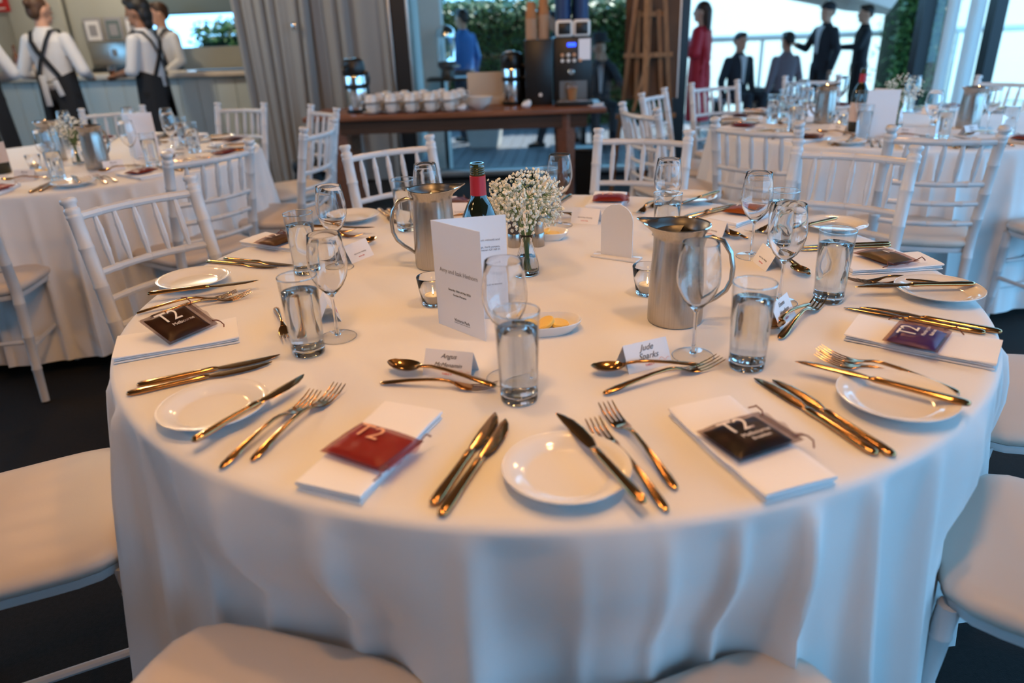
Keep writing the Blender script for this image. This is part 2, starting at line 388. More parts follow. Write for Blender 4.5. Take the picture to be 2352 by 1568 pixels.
# grey drapes left of the glass
def pleat(u, v, x0, x1, y0, n, amp, z1=2.9, lean=0.0):
    w = u*n*2*PI; s = math.sin(w) + 0.35*math.sin(2.3*w+1.1)
    z = 0.02 + (z1-0.02)*v
    x = x0 + (x1-x0)*u + 0.015*math.cos(w)*1.5 + lean*(1-v)*(0.5-u)
    return (x, y0 + amp*(0.75+0.25*math.sin(5*u+3*(1-v)))*s*(0.8+0.2*(1-v)), z)
cur = thing('curtain', 'tall grey pleated curtain hanging between the bar and the glass doors', 'curtain', (0, 0, 0))
obj('drape', MB().grid(lambda u, v: pleat(u, v, -2.56, -1.80, 5.10, 7, 0.052, lean=0.20), 130, 14).mesh('drape', 'curtain_grey', ang=80), cur)
obj('drape', MB().grid(lambda u, v: pleat(u, v, -1.98, -1.52, 5.16, 4, 0.045), 90, 14).mesh('drape', 'curtain_grey', ang=80), cur)
obj('drape', MB().grid(lambda u, v: pleat(u, v, -1.55, -1.17, 5.17, 1.6, 0.022), 60, 10).mesh('drape', 'curtain_grey', ang=80), cur)
obj('tieback', MB().rbox((-1.95, 5.02, 1.36), (0.035, 0.02, 0.06), 0.006).mesh('tieback', 'chrome'), cur)
sc_ = thing('sheer_curtain', 'white sheer curtain gathered beside the dark window frame', 'curtain', (0, 0, 0))
obj('drape', MB().grid(lambda u, v: pleat(u, v, 3.56, 3.70, 5.08, 1.5, 0.03), 40, 8).mesh('drape', 'sheer_white', ang=80), sc_)
obj('drape', MB().grid(lambda u, v: pleat(u, v, 3.74, 3.92, 5.08, 1.5, 0.03), 40, 8).mesh('drape', 'sheer_white', ang=80), sc_)

# ceiling lamps, and two added to fill the bar with light
for k, (p, e) in enumerate(LAMPS+BAR_FILL_LAMPS):
    l = bpy.data.lights.new('lamp_light', 'POINT'); l.energy = e; l.color = LAMP_COL; l.shadow_soft_size = 0.07
    if k >= len(LAMPS): l.color = (1.0, 0.82, 0.60)
    t = thing('pendant_lamp', 'warm pendant lamp hanging from the ceiling, number unseen', 'lamp', (p[0], p[1], p[2]))
    obj('shade', MB().lathe([(0.02, 0.22), (0.10, 0.19), (0.14, 0.08), (0.135, 0.08), (0.095, 0.18), (0.02, 0.205)], 20).mesh('s', 'black_plastic'), t)
    obj('cord', MB().tube([(0, 0, 0.20), (0, 0, 0.27)], 0.006, 6).mesh('c', 'black_plastic'), t)
    lo = bpy.data.objects.new('lamp_light', l); col.objects.link(lo); lo.parent = t; lo.location = (0, 0, 0.0)
    t['label'] = 'black pendant lamp above ' + ('the near right of the central table', 'the near left of the central table', 'the back of the central table', 'the left rear table', 'the right rear table', 'the floor before the coffee station', 'the two nearest chairs', 'the floor at the far left', 'the space behind the bar', 'the floor in front of the bar')[k]; t['group'] = 'pendant lamps'

# ------------------------------------------------------------------ outside: deck, hedge, pale wall
DZ = -0.18
deck = struct('deck', MB().box((2.6, 8.4, DZ-0.07), (10, 6.2, 0.06)).mesh('deck', 'wall_dark', False))
for k in range(30):
    pl = obj('plank', MB().rbox((0, 0, 0), (0.132, 5.6, 0.03), 0.004, 1).mesh('plank', 'deck_wood') if k == 0 else bpy.data.meshes['plank'], deck, (-1.55 + 0.140*k, 8.2, DZ-0.025), (0, 0, R(-4)))
struct('ground', MB().box((4, 15, DZ-0.25), (80, 60, 0.1)).mesh('ground', 'ground_pave', False))
struct('wall_garden', MB().box((5.6, 11.6, 1.2), (7.6, 0.15, 2.9)).mesh('wall', 'garden_wall', False))
rl = tag(obj('handrail', MB().tube([(2.3, 11.3, 0.98), (9.2, 11.3, 0.98)], 0.05, 8).mesh('rail', 'wall_white')), 'pale handrail running along the sunlit garden wall', 'railing')
for k in range(5): obj('post', MB().tube([(2.4+1.6*k, 11.3, DZ-0.2), (2.4+1.6*k, 11.3, 0.96)], 0.03, 8).mesh('post', 'wall_white'), rl)
struct('column', MB().rbox((-0.93, 6.35, 1.3), (0.22, 0.3, 3.2), 0.02).mesh('col', 'wall_white'))

def hedge(name, label, x0, x1, y0, y1, z1, n, seed):
    rnd = random.Random(seed)
    t = thing(name, label, 'hedge', ((x0+x1)/2, (y0+y1)/2, DZ-0.2))
    ox, oy, oz = (x0+x1)/2, (y0+y1)/2, DZ-0.2
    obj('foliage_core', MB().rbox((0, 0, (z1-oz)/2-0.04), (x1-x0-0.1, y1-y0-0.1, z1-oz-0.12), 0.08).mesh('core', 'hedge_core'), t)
    mb = MB()
    for _ in range(n):
        q = rnd.random()
        if q < 0.72: c = Vector((rnd.uniform(x0, x1)-ox, y0-oy+rnd.gauss(0, 0.05), rnd.uniform(0.05, z1-oz)))
        elif q < 0.95: c = Vector((rnd.uniform(x0, x1)-ox, rnd.uniform(y0, y1)-oy, z1-oz+rnd.gauss(0, 0.05)))
        else: c = Vector(((x0 if rnd.random() < 0.5 else x1)-ox+rnd.gauss(0, 0.05), rnd.uniform(y0, y1)-oy, rnd.uniform(0, z1-oz)))
        a = Vector((rnd.gauss(0, 1), rnd.gauss(0, 1), rnd.gauss(0, 1))).normalized(); b = a.orthogonal().normalized()
        L = rnd.uniform(0.03, 0.065); w = L*0.45
        mb.add([c-a*L, c+b*w, c+a*L, c-b*w], [(0, 1, 2, 3)])
    lf = obj('leaves', mb.mesh('leaves', 'leaf', False), t); lf['kind'] = 'stuff'
    return t
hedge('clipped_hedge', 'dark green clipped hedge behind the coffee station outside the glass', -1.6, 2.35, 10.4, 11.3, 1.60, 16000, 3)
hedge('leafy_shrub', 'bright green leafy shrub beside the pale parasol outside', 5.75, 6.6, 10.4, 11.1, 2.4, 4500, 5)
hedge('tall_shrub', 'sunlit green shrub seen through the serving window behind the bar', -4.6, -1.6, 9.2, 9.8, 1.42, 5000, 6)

# ------------------------------------------------------------------ chairs
def ring_radii(zs, base, rings, ringr=0.0018, w=0.004):
    pts = []
    for z in zs: pts.append((z, base(z)))
    for c in rings:
        for dz, k in ((-w*1.5, 0), (-w*0.6, 1), (w*0.6, 1), (w*1.5, 0)): pts.append((c+dz, base(c+dz)+ringr*k))
    pts.sort(); return pts
def post_path(z, sx):
    if z < 0.45: y = -0.222 + 0.047*(z/0.45)
    else: y = -0.175 - 0.085*((z-0.45)/0.455)**1.25
    return (sx*(0.172+0.008*z/0.9), y, z)
def make_chair():
    t = thing('banquet_chair', 'x', 'chair')
    for sx in (-1, 1):
        prof = ring_radii([0.006, 0.05, 0.2, 0.32, 0.45, 0.6, 0.75, 0.862], lambda z: 0.0148+0.0046*min(1, z/0.4), (0.14, 0.27, 0.40, 0.56, 0.66, 0.77, 0.855))
        prof += [(0.868, 0.0212), (0.876, 0.0212), (0.880, 0.0165), (0.888, 0.017), (0.893, 0.0222), (0.902, 0.0222), (0.906, 0.0175)]
        p = obj('back_leg', MB().tube([post_path(z, sx) for z, r in prof], [r for z, r in prof], 12).mesh('back_leg', 'chair_paint', ang=50), t)
        obj('foot_cap', MB().tube([post_path(0.0, sx), post_path(0.012, sx)], 0.0142, 10).mesh('foot_cap', 'black_plastic'), p)
        fp = lambda z: (sx*(0.178-0.012*(1-z/0.42)), 0.165+0.02*(1-z/0.42), z)
        prof = ring_radii([0.006, 0.1, 0.2, 0.3, 0.425], lambda z: 0.0132+0.0046*min(1, z/0.3), (0.13, 0.25, 0.36))
        p = obj('front_leg', MB().tube([fp(z) for z, r in prof], [r for z, r in prof], 10).mesh('front_leg', 'chair_paint', ang=50), t)
        obj('foot_cap', MB().tube([fp(0.0), fp(0.012)], 0.0128, 10).mesh('foot_cap', 'black_plastic'), p)
    def rail_pt(u, z):
        a = post_path(z, 1); x = -a[0] + 2*a[0]*u
        return Vector((x, a[1] - 0.040*math.sin(PI*u)**0.9, z))
    for z, r in ((0.853, 0.0122), (0.695, 0.0110), (0.618, 0.0098), (0.538, 0.0098)):
        us = sorted([k/14 for k in range(15)] + [0.2, 0.215, 0.49, 0.505, 0.79, 0.805])
        obj('back_rail', MB().tube([rail_pt(u, z) for u in us], [r+(0.0013 if u in (0.2, 0.215, 0.49, 0.505, 0.79, 0.805) else 0) for u in us], 8).mesh('back_rail', 'chair_paint'), t)
    for k in range(5):
        u = (k+1)/6; a = rail_pt(u, 0.697); b = rail_pt(u, 0.850)
        prof = [(0, .0058), (.08, .007), (.3, .0100), (.34, .0114), (.38, .0100), (.5, .0106), (.66, .0100), (.7, .0114), (.74, .0100), (.92, .007), (1, .0058)]
        obj('spindle', MB().tube([a.lerp(b, s) for s, r in prof], [r for s, r in prof], 8).mesh('spindle', 'chair_paint'), t)
    # seat frame and cushion (rounded trapezoid)
    def outline(n, gx, gy, rnd_):
        out = []
        for k in range(n):
            a = 2*PI*k/n; ca, sa = math.cos(a), math.sin(a)
            q = (abs(ca)**rnd_+abs(sa)**rnd_)**(-1/rnd_)
            x, y = ca*q, sa*q
            out.append((x*gx*(1+0.05*y), y*gy))
        return out
    ol = outline(40, 0.5, 0.5, 5.0)
    mb = MB(); n = 40
    def ringz(pts, s, z): return [(x*0.40*s, y*0.385*s-0.002, z) for x, y in pts]
    lv = [(0.90, 0.412), (0.985, 0.416), (1.0, 0.424), (1.0, 0.436)]
    V = []; F = []
    for s, z in lv: V += ringz(ol, s, z)
    for i in range(len(lv)-1):
        for k in range(n): F.append((i*n+k, i*n+(k+1) % n, (i+1)*n+(k+1) % n, (i+1)*n+k))
    F.append(tuple(range(n))[::-1]); F.append(tuple((len(lv)-1)*n+k for k in range(n)))
    obj('seat_frame', MB().add(V, F).mesh('seat_frame', 'chair_paint'), t)
    lv = [(0.98, 0.436), (1.02, 0.440), (1.05, 0.450), (1.052, 0.458), (1.03, 0.467), (0.97, 0.474), (0.85, 0.479), (0.6, 0.483), (0.3, 0.485), (0.05, 0.4855)]
    V = []; F = []
    for s, z in lv: V += ringz(ol, s, z)
    for i in range(len(lv)-1):
        for k in range(n): F.append((i*n+k, i*n+(k+1) % n, (i+1)*n+(k+1) % n, (i+1)*n+k))
    F.append(tuple(range(n))[::-1]); F.append(tuple((len(lv)-1)*n+k for k in range(n)))
    obj('cushion', MB().add(V, F).mesh('cushion', 'cushion_vinyl'), t)
    st = [((-0.172, -0.195, 0.22), (-0.172, 0.172, 0.22)), ((0.172, -0.195, 0.22), (0.172, 0.172, 0.22)), ((-0.173, 0.172, 0.29), (0.173, 0.172, 0.29)), ((-0.173, -0.196, 0.25), (0.173, -0.196, 0.25)), ((-0.173, 0.174, 0.17), (0.173, 0.174, 0.17))]
    for a, b in st:
        a, b = Vector(a), Vector(b); ss = [0, .06, .08, .1, .12, .5, .88, .9, .92, .94, 1]
        obj('stretcher', MB().tube([a.lerp(b, s) for s in ss], [0.0085+(0.0015 if s in (.08, .1, .9, .92) else 0) for s in ss], 8).mesh('stretcher', 'chair_paint'), t)
    return t
chair0 = make_chair(); proto_done(chair0)
def chair(x, y, deg, label, group):
    return place(chair0, label, (x, y, 0), (0, 0, R(deg-90)), group)
GM, GL, GR = 'white chairs around the central table', 'white chairs around the left rear table', 'white chairs around the right rear table'
MAIN_CHAIRS = [(-0.965, 0.338, -36, 'white spindle-back chair at the left of the central table, its whole back in view'),
    (-0.409, 1.051, -55, 'white spindle-back chair behind the left steel jug, before the coffee station'),
    (0.330, 1.078, -114, 'white spindle-back chair directly behind the blank arched sign'),
    (0.899, 0.621, -126, 'white spindle-back chair at the right rear of the central table behind the wine glasses'),
    (1.13, -0.08, 174, 'white chair with pale cushion at the right edge, upper of the two seats there'),
    (0.862, -0.660, 142, 'white chair with pale cushion at the lower right edge beside the hanging cloth'),
    (0.205, -1.050, 112, 'pale cushioned chair cut off at the bottom right of centre'),
    (-0.425, -0.975, 73, 'pale cushioned chair cut off at the bottom left'),
    (-1.01, -0.475, 26, 'pale cushioned chair at the left edge with shadows of its back on the seat')]
for a in MAIN_CHAIRS: chair(a[0], a[1], a[2], a[3], GM)
for a in [(-1.479, 1.431, 145, 'white chair with curved back at the near right of the left rear table'),
    (-1.26, 1.98, 172, 'white chair seen edge-on, nearer of the two overlapping at the left rear table'),
    (-1.40, 2.62, -142, 'white chair seen edge-on, farther of the two overlapping at the left rear table'),
    (-1.93, 2.98, -108, 'white chair against the bar panel at the far side of the left rear table'),
    (-2.62, 3.0, -72, 'white chair behind the tall menu on the left rear table'),
    (-2.165, 1.06, 103, 'white chair at the far left whose seat and legs stand on bare dark carpet')]: chair(*a, GL)
for a in [(1.581, 1.356, 72, 'white curved-back chair on the near side of the right rear table, right one'),
    (1.094, 1.677, 49, 'white curved-back chair on the near side of the right rear table, left one'),
    (0.80, 2.30, 20, 'white chair turned sideways in front of the easel legs'),
    (0.99, 2.90, -32, 'white chair at the left of the right rear table, just below the easel board'),
    (1.36, 3.30, -70, 'white chair of the right rear table in front of the red dress'),
    (1.98, 3.50, -95, 'white chair at the far side of the right rear table behind the wine bottle'),
    (2.75, 2.95, -145, 'white chair with a sunlit post at the far right rear table'),
    (2.22, 1.27, 105, 'white chair at the right edge whose seat tucks under the right rear table')]: chair(*a, GR)

# ------------------------------------------------------------------ round tables and their cloths
def cloth_mesh(seed, rad, hem, push=(), flare=0.07, amp=0.050):
    rnd = random.Random(seed)
    ph = [rnd.uniform(0, 2*PI) for _ in range(8)]
    nang = 720
    prof = [(0.0, 0.0), (0.4, 0.0), (0.75, 0.0), (0.9, 0.0), (0.975, 0.0), (0.992, -0.0012), (1.0, -0.006), (1.003, -0.014)]
    down_ = [0.03, 0.05, 0.08, 0.12, 0.17, 0.23, 0.30, 0.38, 0.46, 0.54, 0.62, 0.68, 1.0]
    V = []; F = []
    def fold(th):
        w = 46*th + 2.6*math.sin(3*th+ph[0]) + 1.8*math.sin(7*th+ph[1])
        k = 0.62 + 0.38*math.sin(9*th+ph[2])
        s = k*(1.75*math.exp(-(math.sin(w/2)/0.45)**2) - 0.62) + 0.55*math.cos(19*th+ph[3]+0.8*math.sin(4*th)) + 0.25*math.cos(11*th+ph[4])
        return s
    H = TZ + 0.003 - hem
    for (f, dz) in prof[1:]:
        for k in range(nang):
            th = 2*PI*k/nang
            V.append((rad*f*math.cos(th), rad*f*math.sin(th), TZ+0.003+dz))
    for q in down_:
        for k in range(nang):
            th = 2*PI*k/nang; t = min(q/0.70, 1.0); s = fold(th)
            dz = q if q < 1.0 else H
            t = min(dz/H, 1.0)
            r = rad*1.003 + flare*t**1.1 + amp*s*(t**0.5)*(0.8+0.2*t)
            ze = TZ+0.003-dz + (0.012*s*t**3 if q >= 0.6 else 0)
            for (a, rf) in push:
                d = (th-a+PI) % (2*PI)-PI; w = math.exp(-(d/R(13.0))**4)*min(1, max(0, (dz-0.10)/0.13))
                r = r*(1-w) + min(r, (rf-0.022 if rf < 0.895 and math.sin(a) < -0.6 else max(rf-0.025, 0.87)+0.03)+0.03*(s+0.6)*t**0.5)*w
            V.append((r*math.cos(th), r*math.sin(th), max(ze, 0.012)))
    n = nang; rows = len(V)//n
    V.append((0, 0, TZ+0.003)); c = len(V)-1
    for k in range(n): F.append((c, k, (k+1) % n))
    for i in range(rows-1):
        for k in range(n): F.append((i*n+k, (i+1)*n+k, (i+1)*n+(k+1) % n, i*n+(k+1) % n))
    return MB().add(V, F).mesh('cloth', 'linen', ang=80)
def table(x, y, tlabel, clabel, seed, hem, push=()):
    t = thing('round_table', tlabel, 'table', (x, y, 0), 0, 'round banquet tables under white cloths')
    obj('table_top', MB().lathe([(0.0005, 0.72), (0.875, 0.72), (0.885, 0.727), (0.885, 0.742), (0.878, 0.748), (0.0005, 0.748)], 64).mesh('table_top', 'wood_brown'), t)
    for k in range(4):
        a = PI/4+k*PI/2
        obj('leg', MB().tube([(0.5*math.cos(a), 0.5*math.sin(a), 0.0), (0.5*math.cos(a), 0.5*math.sin(a), 0.725)], 0.016, 8).mesh('leg', 'steel_dark'), t)
    c = obj('tablecloth', cloth_mesh(seed, 0.9, hem, push), None, (x, y, 0)); tag(c, clabel, 'tablecloth', 'white floor-length tablecloths')
push = []
for a in MAIN_CHAIRS:
    fx, fy = a[0]+0.205*math.cos(R(a[2])), a[1]+0.205*math.sin(R(a[2]))
    push.append((math.atan2(fy, fx), math.hypot(fx, fy)))
LT, RT = (-2.30, 2.04), (1.90, 2.36)
table(0, 0, 'round table under the white cloth in the centre foreground', 'white tablecloth hanging in deep folds from the large central table', 11, 0.03, push)
table(*LT, 'round table under the white cloth at left rear', 'white tablecloth on the left rear table, hem just above the carpet', 12, 0.07)
table(*RT, 'round table under the white cloth at right rear', 'white tablecloth on the right rear table, bluish in the window light', 15, 0.05)

# ------------------------------------------------------------------ lettering
TX = []
def T(key, body, size=0.01, shear=0.0, m='ink', al='CENTER'): TX.append((key, body, size, shear, m, al))
T('t2w', 'T2', m='print_white'); T('t2p', 'T2', m='print_peach')
T('mel', 'Melbourne', m='print_white'); T('brk', 'Breakfast', m='print_white'); T('morn', 'Mornington', m='print_white'); T('tea', 'black tea', m='print_white')
T('names', 'Amy and Izak Hethorn', m='ink_grey'); T('date', 'Saturday 30th of May 2026', m='ink'); T('venue', 'Garden Marquee', m='ink'); T('park', 'Victoria Park', m='ink')
T('m1', ', mushroom velout\u00e9 and', m='ink_grey', al='RIGHT'); T('m2', 'ken legs, herb potato,', m='ink_grey', al='RIGHT'); T('m3', 'and parmesan GF NF H', m='ink_grey', al='RIGHT')
T('m4', 'cheese, parsley', m='ink_grey', al='RIGHT'); T('m5', 'sticky date pudding', m='ink_grey', al='RIGHT'); T('m6', 'coffee and tea selection', m='ink_grey', al='RIGHT')
T('angus', 'Angus', shear=0.45); T('mcm', 'McMenamin', shear=0.45); T('jude', 'Jude', shear=0.45); T('sparks', 'Sparks', shear=0.45); T('emma', 'Emma', shear=0.45); T('hough', 'Houghton', shear=0.45)
T('table', 'TABLE 9', m='ink_red'); T('wed', 'Izak & Amy Wedding', shear=0.5, m='ink_grey'); T('may', '30 MAY 2026', m='ink_red')
T('scrib', 'Rose', shear=0.45); T('scrib2', 'Clare', shear=0.45)
bake_texts(TX)
def text(key, parent, width, M, name='lettering'):
    me = TEXT_MESH[key]; xs_ = [v.co.x for v in me.vertices]; w = max(xs_)-min(xs_)
    o = obj(name, me, parent); s = width/w
    o.matrix_local = M @ Matrix.Diagonal((s, s, 1, 1))
    return o
def TR(loc, rx=0.0, ry=0.0, rz=0.0): return Matrix.Translation(loc) @ Euler((rx, ry, rz)).to_matrix().to_4x4()

# ------------------------------------------------------------------ tableware prototypes
def make_fork(name, mname='gold'):
    t = thing(name, 'x', 'fork')
    sec = [(0.000, 0, .0040, .0012, .0008), (0.002, 0, .0042, .0036, .0016), (0.008, 0, .0050, .0052, .0021), (0.025, 0, .0075, .0058, .0022), (0.055, 0, .0118, .0043, .0022), (0.090, 0, .0155, .0030, .0023),
           (0.115, 0, .0165, .0026, .0024), (0.130, 0, .0150, .0030, .0021), (0.142, 0, .0115, .0050, .0015)]
    obj('handle', MB().loftx([(x, y, z, a*1.22, b*1.15) for x, y, z, a, b in sec], 12).mesh('handle', mname, ang=60), t)
    mb = MB()
    mb.loftx([(0.140, 0, .0122, .0046, .0014), (0.148, 0, .0090, .0098, .0011), (0.156, 0, .0062, .0120, .0010), (0.166, 0, .0045, .0126, .0009), (0.174, 0, .0042, .0126, .0009)], 12, 0.8)
    for k in range(4):
        y = (-1.5+k)*0.0070
        mb.loftx([(0.170, y, .0042, .0020, .0009), (0.185, y*1.02, .0050, .0018, .0009), (0.203, y*1.04, .0085, .0016, .0008), (0.216, y*1.04, .0128, .0012, .0006), (0.220, y*1.04, .0144, .0005, .0003)], 6)
    obj('tines', mb.mesh('tines', mname, ang=60), t)
    return t
def make_knife(name, mname='gold', L=0.24):
    t = thing(name, 'x', 'knife'); q = L/0.24
    sec = [(0.000, 0, .0045, .0020, .0014), (0.002, 0, .0045, .0048, .0030), (0.008, 0, .0045, .0068, .0040), (0.025, 0, .0045, .0072, .0042), (0.060, 0, .0047, .0060, .0038), (0.100, 0, .0049, .0052, .0036), (0.122, 0, .0049, .0056, .0040), (0.128, 0, .0048, .0050, .0030), (0.132, 0, .0046, .0052, .0018)]
    obj('handle', MB().loftx([(x*q, y, z, a*1.16, b*1.1) for x, y, z, a, b in sec], 12, 0.85).mesh('handle', mname, ang=60), t)
    sec = [(0.130, 0.000, .0046, .0050, .0014), (0.140, -.0010, .0044, .0072, .0012), (0.155, -.0022, .0042, .0095, .0011), (0.185, -.0022, .0040, .0100, .0010), (0.210, -.0010, .0039, .0085, .0009), (0.228, .0018, .0039, .0052, .0008), (0.237, .0040, .0039, .0022, .0006), (0.240, .0050, .0039, .0005, .0003)]
    obj('blade', MB().loftx([(x*q, y, z, a*1.12, b) for x, y, z, a, b in sec], 10, 0.7).mesh('blade', mname, ang=60), t)
    return t
def make_spoon(name, mname='gold'):
    t = thing(name, 'x', 'spoon')
    sec = [(0.000, 0, .0040, .0012, .0008), (0.002, 0, .0042, .0036, .0016), (0.008, 0, .0050, .0052, .0021), (0.025, 0, .0075, .0056, .0022), (0.055, 0, .0118, .0042, .0022), (0.090, 0, .0155, .0030, .0023), (0.115, 0, .0160, .0026, .0024), (0.132, 0, .0135, .0034, .0020), (0.140, 0, .0118, .0052, .0014)]
    obj('handle', MB().loftx([(x, y, z, a*1.22, b*1.15) for x, y, z, a, b in sec], 12).mesh('handle', mname, ang=60), t)
    def bw(u, v):
        a = 2*PI*u; w = 0.0185; Lb = 0.031
        x = 0.167 + Lb*v*math.cos(a); y = w*v*math.sin(a)*(1-0.12*math.cos(a))
        return (x, y, 0.0022 + 0.0085*v*v + 0.0012*(1 if x > 0.19 else 0)*v)
    mb = MB().grid(bw, 28, 8, True)
    mb.grid(lambda u, v: (lambda q: (q[0], q[1], q[2]-0.0012*(1 if v < 1 else 0)))(bw(u, max(v, 0.001))), 28, 8, True)
    obj('bowl', mb.mesh('bowl', mname, ang=70), t)
    return t
fork0 = make_fork('dinner_fork'); dfork0 = make_fork('dessert_fork'); knife0 = make_knife('dinner_knife'); bknife0 = make_knife('butter_knife'); spoon0 = make_spoon('dessert_spoon')
def make_plate():
    t = thing('side_plate', 'x', 'plate')
    p = [(0.0005, .004), (.030, .004), (.031, .0), (.035, .0), (.037, .0035), (.050, .0055), (.058, .0085), (.068, .0135), (.080, .0180), (.0825, .0190), (.0828, .0203), (.0810, .0208), (.070, .0170), (.060, .0120), (.055, .0088), (.050, .0080), (.0005, .0078)]
    obj('dish', MB().lathe(p, 56).mesh('dish', 'porcelain', ang=60), t)
    obj('rim', MB().lathe([(.0823, .0199), (.0835, .0204), (.0832, .0212), (.0822, .0212), (.0815, .0207)], 56).mesh('rim', 'porcelain', ang=60), t)
    return t
plate0 = make_plate()
def make_tumbler():
    t = thing('water_glass', 'x', 'glass')
    obj('glass_base', MB().lathe([(.0004, .0005), (.026, .0005), (.0288, .003), (.0294, .010), (.0297, .0140), (.0262, .0146), (.0200, .0143), (.0004, .0142)], 40).mesh('glass_base', 'glass', ang=75), t)
    obj('glass_wall', MB().lathe([(.0297, .0140), (.0320, .075), (.0350, .1485), (.0348, .1500), (.0340, .1500), (.0334, .1485), (.0308, .075), (.0284, .022), (.0280, .0150)], 40).mesh('glass_wall', 'thin_glass', ang=75), t)
    obj('lip', MB().lathe([(.0344, .1480), (.0353, .1483), (.0355, .1496), (.0346, .1506), (.0336, .1502), (.0334, .1488), (.0344, .1480)], 40).mesh('lip', 'glass', ang=75), t)
    obj('water', MB().lathe([(.0004, .0147), (.0262, .0149), (.0278, .0156), (.0282, .022), (.0306, .075), (.0322, .121), (.0318, .1213), (.0004, .1210)], 40).mesh('water', 'water', ang=75), t)
    return t
tumbler0 = make_tumbler()
def make_wine():
    t = thing('wine_glass', 'x', 'glass')
    bo = [(.0038, .084), (.0060, .0875), (.0130, .094), (.0235, .106), (.0320, .122), (.0360, .138), (.0366, .150), (.0352, .168), (.0325, .187), (.0300, .2045), (.0297, .2052), (.0291, .2052), (.0289, .2045), (.0314, .187), (.0341, .168), (.0355, .150), (.0349, .138), (.0309, .123), (.0225, .108), (.0120, .0965), (.0050, .0915), (.0004, .0905)]
    obj('bowl', MB().lathe([(.0004, .0838)]+bo, 40).mesh('bowl', 'glass', ang=75), t)
    obj('stem', MB().lathe([(.0004, .006), (.0062, .0065), (.0040, .014), (.0033, .030), (.0031, .055), (.0034, .075), (.0040, .0842), (.0004, .0843)], 20).mesh('stem', 'glass', ang=75), t)
    obj('foot', MB().lathe([(.0352, .0020), (.0220, .0034), (.0090, .0056), (.0040, .0068), (.0004, .0068)], 40).mesh('foot', 'thin_glass', ang=75), t)
    obj('foot_rim', MB().lathe([(.0348, .0006), (.0358, .0004), (.0365, .0012), (.0358, .0022), (.0348, .0020), (.0344, .0012), (.0348, .0006)], 40).mesh('foot_rim', 'glass', ang=75), t)
    return t
wine0 = make_wine()
def napkin_mesh(L, W, H, seed):
    rnd = random.Random(seed); mb = MB()
    ph = [rnd.uniform(0, 6) for _ in range(4)]
    def layer(z0, h, dx, dw, open_):
        nx, ny = 18, 12
        def f(u, v):
            # closed cross-section across the width, rounded on both long edges
            a = 2*PI*u; ca, sa = math.cos(a), math.sin(a)
            y = (W/2+dw)*math.copysign(abs(ca)**0.35, ca); z = h/2*math.copysign(abs(sa)**0.6, sa)
            x = -L/2 + L*v + dx*(1 if v > 0.5 else -1)
            e = 0.0012*math.sin(9*v+ph[0]+3*u) + 0.0016*math.sin(3.1*v*2+ph[1])*abs(ca)
            z += 0.0022*(v-0.5)**2*4*open_*(1 if sa > 0 else 0.2)
            return (x, y+e*0.8, z0+h/2+z+(0.0006*math.sin(7*v+ph[2])*abs(ca) if z0 > 0 else 0))
        vs0 = len(mb.v); mb.grid(f, 28, nx, True)
        mb.f.append(tuple(vs0+k for k in range(28))); mb.f.append(tuple(vs0+(nx-1)*28+k for k in range(28))[::-1])
    h = H/3
    layer(0.0, h*1.02, 0.001, 0.0, 0.0); layer(h*0.98, h*1.02, -0.0015, -0.0012, 0.3); layer(h*1.96, h*1.05, 0.0015, 0.0008, 1.0)
    return mb.mesh('napkin', 'napkin_linen', ang=60)
def make_tea(i, color, organza, lett, sub, w=0.092, h=0.074):
    t = thing('tea_sachet', 'x', 'tea sachet')
    rnd = random.Random(40+i)
    def pil(u, v, up, gw, gh, th, wr):
        x = (u-0.5)*2; y = (v-0.5)*2
        q = max(0.0, (1-abs(x)**3.2)*(1-abs(y)**3.2))
        z = th*q**0.55*(1 if up else -0.45)
        z += wr*math.sin(7*x+4*y+i)*math.sin(5*y-3*x+2*i)*q
        return (x*gw/2, y*gh/2, z)
    mb = MB()
    mb.grid(lambda u, v: pil(u, v, True, w, h, .0085, .0006), 18, 16); mb.grid(lambda u, v: pil(u, v, False, w, h, .0085, 0), 18, 16)
    s = obj('sachet', mb.mesh('sachet', color, ang=60), t, (0, 0, 0.0065))
    text(lett, t, 0.044, TR((-0.010, h*0.16, 0.0192)))
    if sub:
        for k, kk in enumerate(sub): text(kk, t, 0.046-0.016*k, TR((0.004, -h*0.15-0.011*k, 0.0186)))
    mb = MB()
    mb.grid(lambda u, v: pil(u, v, True, w+.020, h+.012, .0112, .0016), 26, 20); mb.grid(lambda u, v: pil(u, v, False, w+.020, h+.012, .0112, .0004), 26, 20)
    obj('organza_pouch', mb.mesh('organza_pouch', organza, ang=80), t, (0.004, 0, 0.0068))
    def ruf(u, v): return (w/2+0.006+0.013*v+0.0015*v*math.sin(11*u+i), (u-0.5)*h*(0.94+0.10*v), 0.006+0.0022*v*math.sin(15*u+i)+0.002*v)
    obj('pouch_ruffle', MB().grid(ruf, 30, 5).mesh('pouch_ruffle', organza, ang=80), t)
    for sg in (-1, 1):
        pts = [(w/2+0.010, sg*h*0.40, 0.008), (w/2+0.014, sg*(h*0.5), 0.012), (w/2+0.010+0.006*rnd.random(), sg*(h*0.5+0.010), 0.016), (w/2+0.018, sg*(h*0.5+0.016), 0.010), (w/2+0.012, sg*(h*0.5+0.024), 0.005)]
        obj('drawstring', MB().tube(pts, 0.0012, 5).mesh('drawstring', 'cord_brown'), t)
    return t
